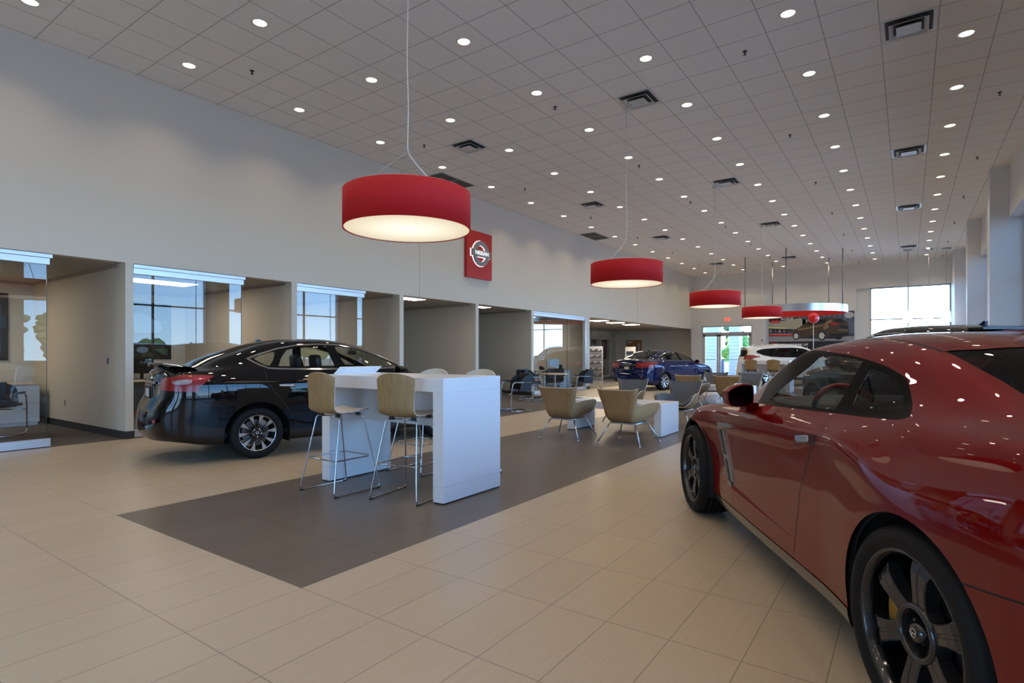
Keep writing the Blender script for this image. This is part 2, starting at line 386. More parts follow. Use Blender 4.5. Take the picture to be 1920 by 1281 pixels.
WHEELS = {}
def make_wheel(kind):
    """returns objects (wheel, [sub-parts]); local y is the outward axis, outer rim lip at y = 0"""
    P = dict(gtr=(.354, .270, .285), sentra=(.318, .222, .205), altima=(.335, .236, .235), suv=(.365, .243, .235))[kind]
    Rt, Rr, w = P; hw = w/2; yc = -hw+.012
    t = MB(); prof = [(Rr-.004, yc-hw*.92), (Rr+.02, yc-hw), (Rt-.035, yc-hw*1.02), (Rt-.010, yc-hw*.88), (Rt, yc-hw*.6)]
    g = 4
    for k in range(g):
        y0 = yc-hw*.6+hw*1.2*(k+.5)/g
        prof += [(Rt, y0-.006), (Rt-.007, y0-.005), (Rt-.007, y0+.005), (Rt, y0+.006)]
    prof += [(Rt, yc+hw*.6), (Rt-.010, yc+hw*.88), (Rt-.022, yc+hw*.97), (Rt-.03, yc+hw*.985), (Rt-.034, yc+hw*1.03), (Rr+.03, yc+hw*1.03), (Rr+.012, yc+hw*.98), (Rr-.002, yc+hw*.93)]
    t.lathe(prof, 64, 0, axis='y'); wheel = t.build('wheel', M_rubber)
    subs = []; rim = MB()
    if kind == 'gtr':
        mats = [mat('satin_black_alloy', (.035,.035,.036), .22, .6, coat=.5), mat('black_alloy_barrel', (.012,.012,.013), .12, .7, coat=.4), M_chrome]
        rim.lathe([(Rr+.004,-.012), (Rr+.006,.0), (Rr-.004,.006), (Rr-.012,.0), (Rr-.016,-.02), (Rr-.03,-.05), (Rr-.036,-.2)], 64, 1, axis='y', mis=[0,0,0,0,1,1])
        ns = 6
        for k in range(ns):
            a = 2*PI*k/ns+PI/2+.13; ca, sa = math.cos(a), math.sin(a)
            secs = [(.070,.044,-.034,-.075), (.095,.034,-.030,-.075), (.12,.032,-.026,-.075), (.16,.034,-.020,-.07), (.205,.042,-.018,-.07), (Rr-.036,.052,-.028,-.075), (Rr-.028,.056,-.055,-.09)]
            top_, ring = [], []
            for r, hwid, y0, y1 in secs:
                ring.append([(r, -hwid, y1), (r, -hwid*1.0, y0-.004), (r, -hwid*.86, y0), (r, -.007, y0), (r, -.005, y0-.003), (r, .005, y0-.003), (r, .007, y0), (r, hwid*.86, y0), (r, hwid, y0-.004), (r, hwid, y1)])
            G = [[(p[0]*ca-p[1]*sa, p[2], p[0]*sa+p[1]*ca) for p in row] for row in ring]; rim.grid(G, 0, False, True)
        rim.lathe([(.105,-.075), (.097,-.03), (.092,-.022), (.078,-.022), (.074,-.03), (.070,-.075)], 48, 0, axis='y')
        hub = MB(); hub.lathe([(.07,-.075), (.06,-.072), (.045,-.07), (.04,-.045), (.033,-.036), (.030,-.026), (.024,-.024), (.0,-.024)], 32, 0, axis='y')
        for k in range(5):
            a = 2*PI*k/5+.4; hub.lathe([(.010,-.07), (.010,-.055), (.006,-.052), (0,-.052)], 8, 0, c=(.057*math.cos(a), 0, .057*math.sin(a)), axis='y')
        emblem(hub, (0,-.021,0), (-1,0,0), (0,0,1), .014, 1)
        hm = [M_blackg, M_satin]
        vs = MB(); vs.tube([(-.215,-.03,-.10), (-.19,-.012,-.088)], .005, 6, 0); vs.tube([(-.192,-.013,-.089), (-.186,-.009,-.086)], .006, 6, 1)
        subs.append(vs.build('valve', [M_satin, mat('green_cap', (.2,.45,.08), .5)]))
    else:
        silver = mat('machined_silver', (.66,.67,.70), .22, .9); mats = [M_blackg, silver, mat('wheel_well_black', (.008,.008,.008), .7)]
        if kind == 'suv': mats = [silver, silver, mats[2]]
        if kind == 'altima': mats = [silver, silver, mats[2]]
        rim.lathe([(Rr+.004,-.012), (Rr+.006,.0), (Rr-.003,.003), (Rr-.009,-.002), (Rr-.012,-.02), (Rr-.026,-.05), (Rr-.03,-.18)], 64, 0, axis='y', mis=[1,1,1,0,2,2])
        npair = 5
        for k in range(npair):
            for sgn in (-1, 1):
                a0 = 2*PI*k/npair+PI/2
                if kind == 'suv': da0, da1 = sgn*.12, sgn*.30+.12
                else: da0, da1 = sgn*.20, sgn*.30
                a0 += PI/npair if kind == 'sentra' else 0
                def P(r, t, off, y):
                    a = a0+da0*(1-t)+da1*t; e = (-math.sin(a), math.cos(a)); return (r*math.cos(a)+e[0]*off, y, r*math.sin(a)+e[1]*off)
                secs = []
                for t_ in (0, .25, .5, .75, 1.0):
                    r = .045+(Rr-.012-.045)*t_; hwid = .012+.010*t_; y0 = -.030+.022*t_
                    secs.append([P(r,t_,-hwid,-.07), P(r,t_,-hwid,y0), P(r,t_,hwid,y0), P(r,t_,hwid,-.07)])
                rim.grid(secs, 0, False, True)
                if kind == 'sentra':
                    r1, r2 = Rr*.45, Rr-.01; y1 = -.030+.022*.4+.003; y2 = -.006
                    rim.add([P(r1,.4,0,y1), P(r2,1.,-.027,y2), P(r2,1.,.027,y2)], [(0,1,2)], 1); rim.f[-1] = rim.f[-1][::-1]
        rim.lathe([(.062,-.07), (.06,-.03), (.05,-.026), (.03,-.025), (0,-.025)], 32, 0, axis='y')
        hub = MB(); hub.lathe([(.030,-.03), (.029,-.018), (.024,-.016), (0,-.016)], 24, 0, axis='y'); emblem(hub, (0,-.014,0), (-1,0,0), (0,0,1), .018, 1)
        for k in range(5):
            a = 2*PI*k/5+PI/2; hub.lathe([(.011,-.03), (.010,-.014), (0,-.012)], 8, 1, c=(.05*math.cos(a), 0, .05*math.sin(a)), axis='y')
        hm = [M_blackg, M_chrome]
    rim_o = rim.build('rim', mats); hub_o = hub.build('hub_cap', hm)
    b = MB(); rb = Rr*.73; b.lathe([(.05,-.10), (rb,-.10), (rb,-.125), (.05,-.125)], 40, 0, axis='y', smooth=False)
    b.lathe([(.045,-.09), (.075,-.09), (.08,-.10)], 24, 1, axis='y'); brake = b.build('brake_disc', [mat('brake_iron', (.16,.15,.14), .4, .9), M_dark])
    cal = MB(); a0, a1 = (R(-25), R(25)) if kind == 'gtr' else (R(150), R(195)); P1 = []
    for j in range(9):
        a = a0+(a1-a0)*j/8; P1.append([((rb-.05)*math.cos(a), -.08, (rb-.05)*math.sin(a)), ((rb-.05)*math.cos(a), -.065, (rb-.05)*math.sin(a)), ((rb+.012)*math.cos(a), -.065, (rb+.012)*math.sin(a)), ((rb+.012)*math.cos(a), -.14, (rb+.012)*math.sin(a))])
    cal.grid(P1, 0, False); calo = cal.build('brake_caliper', mat('caliper_gold' if kind == 'gtr' else 'caliper_grey', (.5,.27,.05) if kind == 'gtr' else (.3,.28,.22), .4, .6))
    subs += [rim_o, hub_o, brake, calo]
    for o in subs: o.parent = wheel
    return wheel
def place_wheels(parent, kind, xr, xf, yl, z, twist=(0,0,0,0)):
    first = True
    for i, (x, s) in enumerate(((xr,1),(xf,1),(xr,-1),(xf,-1))):
        if first: w = make_wheel(kind); first = False; base = w
        else:
            w = base.copy(); COL.objects.link(w)
            for ch in base.children:
                c = ch.copy(); COL.objects.link(c); c.parent = w
        w.parent = parent; w.location = (x, s*yl, z); w.rotation_euler = (0, twist[i], 0 if s > 0 else PI)
def wheel_wells(parent, xs, zc, r, y0, y1):
    for x in xs:
        for s in (1,-1):
            m = MB(); P = []
            for k in range(21):
                a = -.35+(PI+.7)*k/20; P.append([(x+r*math.cos(a), s*y0, zc+r*math.sin(a)), (x+r*math.cos(a), s*y1, zc+r*math.sin(a))])
            m.grid(P, 0, True); n = len(P); m.add([p[0] for p in P], [list(range(n))], 0); m.build('wheel_well', M_dark, parent)
def car_seat(parent, x, y, z, s=1.0, name='front_seat', m=M_leather, hz=0):
    c = MB(); P = []
    for t, px, pz, hwid in ((0,.30,.02,.22),(.2,.27,.11,.24),(.45,.05,.10,.25),(.6,-.10,.08,.24),(.72,-.17,.16,.23),(.85,-.24,.40,.24),(.95,-.29,.58,.20),(1,-.30,.62,.15)):
        P.append([(x+px*s-.0, y+(-hwid)*s, z+(pz-.05)*s), (x+px*s, y-hwid*.8*s, z+(pz+.02)*s), (x+px*s, y-hwid*.4*s, z+pz*s), (x+px*s, y+hwid*.4*s, z+pz*s), (x+px*s, y+hwid*.8*s, z+(pz+.02)*s), (x+px*s, y+hwid*s, z+(pz-.05)*s)])
    c.shell(P, .1*s, 0); o = c.build(name, m, parent)
    h = MB(); Q = []
    for k in range(7):
        a = PI*k/6; Q.append((k/6, math.sin(a)))
    bm = bmesh.new(); bmesh.ops.create_cube(bm, size=1); bmesh.ops.bevel(bm, geom=bm.edges[:], offset=.28, segments=4, affect='EDGES', profile=.5); bm.verts.index_update()
    h.add([(x-.31*s+v.co.x*.11*s+v.co.z*-.02, y+v.co.y*.27*s, z+(.76+hz)*s+v.co.z*.21*s) for v in bm.verts], [[v.index for v in f.verts] for f in bm.faces], 0, True); bm.free()
    for q in (-.05,.05): h.tube([(x-.29*s, y+q*s, z+.55*s), (x-.31*s, y+q*s, z+.7*s)], .006, 6, 0)
    h.build('headrest', m, o)
def steering_wheel(parent, c, r, tilt, two=None):
    m = MB(); c = Vector(c); ax = Vector((-math.cos(tilt), 0, math.sin(tilt))); u = Vector((0,1,0)); v = Vector((math.sin(tilt), 0, math.cos(tilt)))
    n = 40
    ring = [c+u*math.cos(2*PI*k/n)*r+v*math.sin(2*PI*k/n)*r for k in range(n)]
    m.tube(ring, .017, 8, 0, closed=True)
    if two is not None:
        for i, f in enumerate(m.f):
            k = i//8; a = 2*PI*k/n
            if .45 < a < PI-.45: m.mi[i] = 1
    m.lathe([(0,.03), (.05,.025), (.07,0), (.05,-.06)], 16, 0, c=tuple(c))
    for a in (R(180), R(0), R(270)): m.tube([c, c+u*math.cos(a)*r+v*math.sin(a)*r], .014, 6, 0)
    m.tube([c, c-ax*.25], .03, 8, 0)
    m.build('steering_wheel', [M_leather, two or M_leather], parent)
def dashboard(parent, xb, xf, z, hw):
    m = MB(); prof = [(xb, z-.28), (xb-.01, z-.10), (xb+.03, z-.02), (xb+.10, z), (xb+.3, z+.01), (xf, z-.02), (xf, z-.3)]
    P = [[(a, -hw+2*hw*k/12, b+.02*math.cos((k-6)/6*PI/2)) for k in range(13)] for a, b in prof]; m.grid(P, 0, True)
    for s in (-1, 1):
        m.lathe([(.0,.0), (.045,.0), (.05,.012), (.055,0)], 20, 1, c=(xb-.012, s*(hw-.1), z-.07), axis='x')
    m.build('dashboard', [M_leather, M_satin], parent)
def cabin_floor(parent, x0, x1, hw, z):
    MB().box(x0, x1, -hw, hw, z-.05, z).build('cabin_floor', M_dark, parent)
# ------------------------------------------------------------------ car paints and glass
def paint(name, col, metal=.35, flake=.0):
    m = mat(name, col, .40, metal, coat=1.0, crough=.01, spec=.0); m.node_tree.nodes['Principled BSDF'].inputs['Coat IOR'].default_value = 1.5; return m
P_red = paint('crimson_paint', (.17,.0018,.0008), .45)
P_black = paint('black_paint', (.0035,.0036,.004), .0)
P_blue = paint('deep_blue_paint', (.002,.006,.050), .3)
P_white = paint('pearl_white_paint', (.74,.72,.66), .0)
P_green = paint('dark_green_paint', (.006,.011,.010), .3)
M_seam = mat('panel_gap', (.004,.004,.004), .8)
G_clear = glass('car_glass', (.82,.86,.83), .45)
G_tint = glass('tinted_car_glass', (.20,.215,.21), .5, .12, (.015,.016,.016))
G_dark = glass('privacy_glass', (.05,.05,.05), .8, .5, (.008,.008,.008))
M_lampred = mat('tail_lamp_red', (.19,.0015,.003), .3, 0, coat=.4, emit=(.8,.01,.01), estr=.02)
M_lampclr = mat('lamp_clear', (.40,.38,.40), .22, .5, coat=.3)
M_amber = mat('marker_red', (.55,.02,.01), .2, coat=1)
M_pillar = mat('pillar_black', (.006,.006,.006), .30); M_pillar.node_tree.nodes['Principled BSDF'].inputs['IOR'].default_value = 1.13

def S(x, ys, zs): return (x, ys, zs)
Y0 = lambda k, ys: [y*k for y in ys]

# ================================================================== red sports coupe
def red_coupe(loc, rz):
    root = empty('sports_car', loc, rz, 'glossy deep red two door sports coupe with black wheels parked nearest the camera', 'car')
    st = [
     ([3.66,3.70,3.71,3.72,3.73,3.73,3.71,3.69,3.67,3.66,3.65,3.64,3.63,3.62], [0]*14, [.16,.16,.17,.25,.38,.5,.58,.65,.685,.70,.71,.715,.72,.725]),
     S(3.68, [0,.30,.38,.42,.42,.42,.40,.38,.36,.32,.26,.2,.1,0], [.16,.16,.17,.25,.38,.5,.59,.655,.69,.705,.715,.72,.725,.73]),
     S(3.52, [0,.55,.62,.67,.68,.68,.66,.63,.58,.50,.40,.29,.15,0], [.16,.16,.17,.25,.38,.50,.60,.67,.71,.735,.75,.76,.765,.77]),
     S(3.24, [0,.68,.76,.80,.81,.81,.80,.765,.70,.61,.47,.34,.17,0], [.15,.15,.17,.25,.39,.52,.61,.685,.745,.775,.79,.80,.805,.81]),
     S(3.02, [0,.74,.82,.862,.87,.875,.872,.832,.755,.65,.49,.35,.18,0], [.15,.15,.17,.265,.42,.58,.685,.765,.825,.835,.84,.85,.857,.86]),
     S(2.78, [0,.78,.86,.90,.905,.91,.910,.872,.79,.66,.5,.36,.18,0], [.15,.15,.18,.28,.45,.62,.77,.850,.875,.870,.878,.888,.898,.90]),
     S(2.35, [0,.78,.85,.868,.868,.874,.888,.858,.78,.66,.52,.38,.19,0], [.15,.15,.20,.288,.45,.60,.77,.885,.925,.925,.93,.94,.95,.955]),
     S(2.18, [0,.78,.86,.870,.868,.876,.886,.86,.775,.69,.58,.42,.21,0], [.15,.15,.20,.288,.44,.60,.77,.892,.937,.945,.955,.975,.985,.988]),
     S(2.00, [0,.78,.865,.875,.873,.880,.888,.865,.775,.725,.665,.45,.22,0], [.15,.15,.20,.288,.43,.60,.77,.896,.948,.985,1.04,1.065,1.078,1.082]),
     S(1.70, [0,.78,.87,.880,.878,.884,.890,.872,.79,.715,.632,.45,.22,0], [.15,.15,.20,.288,.42,.60,.775,.90,.960,1.078,1.203,1.217,1.229,1.234]),
     S(1.40, [0,.78,.875,.884,.882,.887,.893,.882,.80,.71,.602,.47,.24,0], [.15,.15,.20,.288,.42,.60,.78,.903,.975,1.145,1.312,1.345,1.363,1.368]),
     S(1.00, [0,.78,.88,.886,.885,.890,.896,.890,.803,.71,.60,.48,.25,0], [.15,.15,.20,.288,.42,.60,.78,.906,.990,1.16,1.326,1.370,1.395,1.400]),
     S(.66, [0,.78,.885,.890,.892,.897,.899,.906,.803,.71,.605,.495,.26,0], [.15,.15,.20,.285,.42,.60,.79,.916,1.005,1.155,1.306,1.354,1.382,1.387]),
     S(.50, [0,.78,.89,.903,.910,.914,.910,.925,.803,.708,.607,.497,.262,0], [.15,.15,.19,.283,.42,.60,.785,.922,1.015,1.15,1.285,1.336,1.367,1.373]),
     S(.35, [0,.78,.90,.918,.930,.933,.925,.938,.815,.705,.612,.50,.265,0], [.15,.15,.18,.28,.42,.60,.775,.900,1.022,1.13,1.250,1.306,1.341,1.348]),
     S(.19, [0,.78,.90,.922,.940,.944,.942,.949,.845,.715,.617,.512,.272,0], [.15,.15,.18,.28,.44,.61,.755,.858,1.018,1.105,1.210,1.258,1.298,1.307]),
     S(0.0, [0,.78,.90,.925,.945,.948,.948,.947,.862,.735,.628,.53,.28,0], [.15,.15,.18,.28,.45,.62,.745,.815,1.018,1.075,1.158,1.195,1.236,1.248]),
     S(-.35, [0,.78,.89,.915,.935,.94,.940,.932,.865,.745,.635,.53,.27,0], [.17,.17,.19,.28,.45,.62,.745,.825,1.032,1.072,1.098,1.110,1.128,1.133]),
     S(-.62, [0,.75,.85,.88,.895,.90,.900,.890,.835,.72,.61,.50,.25,0], [.20,.20,.21,.29,.45,.62,.75,.845,1.038,1.055,1.060,1.06,1.062,1.065]),
     S(-.84, [0,.66,.76,.80,.82,.825,.82,.80,.75,.66,.57,.46,.23,0], [.24,.24,.25,.31,.45,.62,.78,.92,1.03,1.04,1.045,1.05,1.05,1.05]),
     S(-.92, [0,.42,.48,.5,.52,.52,.52,.50,.46,.41,.35,.3,.15,0], [.26,.26,.27,.32,.45,.62,.78,.92,1.02,1.03,1.035,1.04,1.04,1.04]),
     ([-.90,-.91,-.92,-.94,-.945,-.94,-.93,-.92,-.91,-.905,-.90,-.895,-.89,-.88], [0]*14, [.26,.26,.27,.32,.45,.62,.78,.92,1.02,1.03,1.035,1.04,1.04,1.04]),
    ]
    def mid(row):
        x, ys, zs = row; xx = x if not np.isscalar(x) else [x]*14; q = .06 if xx[7] > .6 else .03
        dy, dz = ys[8]-ys[7], zs[8]-zs[7]
        f = lambda a, e: list(a[:8])+[(a[7]+a[8])/2+e]+list(a[8:])
        return (f(xx, 0), f(ys, q*dz if ys[7] > 0 else 0), f(zs, -q*dy))
    st = [mid(r_) for r_ in st]
    dlo = [(1.735,.976),(1.45,.986),(1.203,.995),(.95,1.005),(.756,1.014),(.477,1.025),(.264,1.038),(.215,1.044),(.201,1.056),(.245,1.079),(.33,1.13),(.407,1.186),(.439,1.199),(.535,1.227),(.649,1.249),(.755,1.265),(.932,1.286),(1.176,1.304),(1.358,1.312),(1.444,1.300),(1.60,1.235),(1.70,1.165),(1.775,1.085)]
    door_gl = [(1.56,1.008),(1.175,1.009),(.748,1.029),(.753,1.142),(.761,1.254),(.914,1.273),(1.131,1.283),(1.19,1.272),(1.23,1.222),(1.33,1.160),(1.45,1.088)]
    qtr_gl = [(.63,1.052),(.42,1.060),(.30,1.074),(.34,1.107),(.43,1.168),(.55,1.203),(.665,1.226),(.665,1.14)]
    ws = [(2.21,-.3),(2.21,.0),(2.17,.33),(2.04,.57),(1.985,.625),(1.70,.585),(1.44,.535),(1.37,.46),(1.345,.25),(1.34,0),(1.34,-.3)]
    rw = [(.25,-.3),(.25,.0),(.272,.34),(.312,.455),(.385,.538),(.198,.560),(.053,.575),(-.054,.597),(-.25,.60),(-.38,.55),(-.44,.35),(-.46,0),(-.46,-.3)]
    feats = [
     ('wheel_cut', arch(0,.352,.392), None, 'cut'), ('wheel_cut2', arch(2.775,.352,.392), None, 'cut'),
     ('door_window', side(door_gl, 0, .4), G_clear, 'pair', -.004), ('quarter_window', side(qtr_gl, 0, .4), G_tint, 'pair', -.004),
     ('window_surround', side(dlo, 0, .4), M_pillar, 'pair', .001),
     ('windscreen', top(ws, .93), G_clear, 'mid', -.003), ('rear_window', top(rw, .95), G_tint, 'mid', -.003),
     ('side_skirt', lambda V: np.maximum(np.maximum(V[:,2]-.258, .35-V[:,1]), np.maximum(V[:,0]-2.45, .3-V[:,0])), mat('skirt_black', (.035,.033,.030), .2, 0, coat=1.0), 'pair', .004),
     ('seam1', lside([(.956,.258),(.922,.425),(.863,.628),(.783,.769),(.684,.908),(.676,.935),(.728,1.01)], .0032), M_seam, 'slot'),
     ('seam2', lside([(1.887,.258),(1.910,.388),(1.882,.442),(1.92,.80),(1.845,.888),(1.885,.945)], .0028), M_seam, 'slot'),
     ('seam3', ltop([(1.42,.515),(.767,.508),(.565,.532),(.388,.545)], .005, 1.2), M_seam, 'slot'),
     ('seam4', Line(lambda V: V[:,0]-.757+.45*(.635-V[:,1]), lambda V: np.maximum(1.27-V[:,2], .49-V[:,1]), .0025), M_seam, 'slot'),
     ('seam5', lside([(-.25,.625),(-.47,.655),(-.95,.69)], .003), M_seam, 'slot'),
     ('seam6', ltop([(3.3,.66),(2.78,.70),(2.25,.66)], .003, .7), M_seam, 'slot'),
     ('headlamp', lambda V: np.maximum(sdpoly(V[:,[0,2]], [(3.62,.66),(3.10,.80),(3.0,.845),(3.25,.76),(3.62,.58)]), .52-V[:,1]), M_lampclr, 'pair', .002),
     ('tail_lamp', lambda V: np.maximum(np.minimum(np.hypot(V[:,1]-.62, V[:,2]-.86)-.095, np.hypot(V[:,1]-.38, V[:,2]-.86)-.075), V[:,0]+.6), M_lampred, 'pair', .004),
     ('marker_lamp', side([(3.17,.63),(3.10,.63),(3.10,.675),(3.17,.675)], 0), M_amber, 'pair', .004),
    ]
    P = car_body(root, st, feats, P_red, M_seam, .026, .022, smooth=6); sk = P['skin']
    # door handle plates: a recessed pad and a chrome flap each side
    for s in (1,-1):
        def pt(x, z, o):
            y, n = surf_y(sk, x, z); p = Vector((x, y, z))+n*o; return (p.x, p.y*s, p.z)
        m = MB(); poly = [(.924,.893),(.688,.918),(.694,.871),(.918,.848)]; k = len(poly); vs = [pt(a,b,.0015) for a,b in poly]; m.add(vs, [list(range(k)) if s < 0 else list(range(k))[::-1]])
        pl = m.build('handle_plate', mat('plate_crimson', (.05,.004,.004), .25, .4, coat=1), root)
        m = MB(); poly = [(.912,.882),(.905,.886),(.785,.905),(.772,.901),(.766,.884),(.772,.874),(.89,.857),(.908,.862)]; vs = [pt(a,b,.002) for a,b in poly]+[pt(a*.94+.838*.06,b*.92+.880*.08,.006) for a,b in poly]; k = len(poly)
        m.add(vs, [(i,(i+1)%k,k+(i+1)%k,k+i) for i in range(k)]+[list(range(k,2*k))], 0, False); m.build('door_handle', M_satin, root)
        # fender outlet: bracket, frame and dark slots
        def strip(a, b, w0, w1, o0, o1, mb, mi=0):
            (x0,z0),(x1,z1) = a, b; P1 = []
            for t in np.linspace(0,1,7):
                x, z = x0+(x1-x0)*t, z0+(z1-z0)*t; w = w0+(w1-w0)*t; P1.append([pt(x+w/2,z,o0), pt(x+w/2,z,o1), pt(x-w/2,z,o1), pt(x-w/2,z,o0)])
            mb.grid(P1, mi, False)
        m = MB(); strip((2.085,.755),(1.912,.418),.095,.05,.0,.003,m); m.build('outlet_recess', M_dark, root)
        m = MB(); strip((2.128,.755),(1.942,.398),.018,.012,.0,.016,m); strip((2.046,.760),(1.890,.436),.032,.016,.0,.012,m); strip((1.945,.425),(1.905,.392),.030,.016,0,.012,m); strip((2.03,.595),(1.985,.572),.06,.06,0,.010,m)
        m.build('outlet_frame', M_satin, root)
        m = MB(); strip((2.17,.792),(1.89,.815),.02,.02,0,.014,m)
        vs = [pt(a,b,o) for o in (.0,.018) for a,b in ((2.175,.80),(1.882,.822),(1.890,.792),(2.02,.778),(2.13,.765))]; m.add(vs, [(0,1,2,3,4),(9,8,7,6,5)]+[(i,(i+1)%5,5+(i+1)%5,5+i) for i in range(5)])
        m.build('outlet_bracket', M_satin, root)
        # door crease: a slim raised blade running down to the skirt
        m = MB(); P1 = []
        for t in np.linspace(0,1,15):
            x, z = 1.905-.96*t, .385-.03*t; h = .026*(1-t)+.004; P1.append([pt(x,z+h,.0), pt(x,z+h*.2,.013*(1-t)+.001), pt(x,z-h,.0)])
        m.grid(P1, 0, True); m.build('door_crease', P_red, root)
        # mirror
        oy = [(1.009,1.055),(1.008,1.01),(1.00,.978),(.972,.964),(.90,.962),(.862,.968),(.85,.99),(.847,1.05),(.850,1.089),(.865,1.104),(.90,1.105),(.935,1.10),(.975,1.082)]
        cy, cz = .93, 1.03
        secs = []
        for dx, k in ((.0,.90),(.0,1.0),(.03,1.03),(.09,1.0),(.14,.85),(.17,.55),(.178,.1)): secs.append([(1.60+dx, s*(cy+(a-cy)*k), cz+(b-cz)*k) for a,b in oy])
        secs = [r+[r[0]] for r in secs]; m = MB(); m.grid(secs, 0, True, s > 0)
        m.prism([(0,0),(.10,-.005),(.13,-.055),(.02,-.05)], (1.64, s*.875, .985), (1,0,0), (0,0,1), (0, -s*.075, 0)); mo = m.build('side_mirror', P_red, root)
        m = MB(); vs = [(1.598, s*(cy+(a-cy)*.90), cz+(b-cz)*.90) for a,b in oy]; m.add(vs, [list(range(len(vs))) if s < 0 else list(range(len(vs)))[::-1]]); m.build('mirror_glass', mat('mirror_dark', (.02,.02,.022), .03, 1.0), mo)
    place_wheels(root, 'gtr', 0, 2.775, .925, .352, (0,.1,.5,.9)); wheel_wells(root, (0, 2.775), .352, .42, .45, .90)
    for yy in (.42,-.42):
        car_seat(root, .72, yy, .36, 1.0, 'front_seat'); car_seat(root, .18, yy*.9, .42, .72, 'rear_seat')
    dashboard(root, 1.56, 2.08, .995, .69)
    steering_wheel(root, (1.42,.385,.935), .18, R(22), mat('red_leather', (.30,.022,.012), .4))
    cabin_floor(root, -.3, 2.2, .72, .32)
    m = MB(); m.box(1.50,1.515,-.13,.13,1.215,1.275,0,.006); m.tube([(1.515,0,1.25),(1.50,0,1.335)], .008, 6); m.build('rear_view_mirror', M_blackp, root)
    # rear wing and exhausts
    m = MB(); m.box(-.93,-.70,-.72,.72,1.165,1.19,0,.008); 
    for yy in (.58,-.58): m.box(-.88,-.74,yy-.02,yy+.02,1.03,1.17,0,.005)
    m.build('rear_wing', P_red, root)
    m = MB()
    for yy in (.62,.48,-.48,-.62): m.lathe([(.05,-.92),(.055,-.97),(.048,-.97),(.045,-.85)], 20, 0, c=(0,yy,.30), axis='x')
    m.build('exhaust_tips', M_chrome, root)
    return root, P

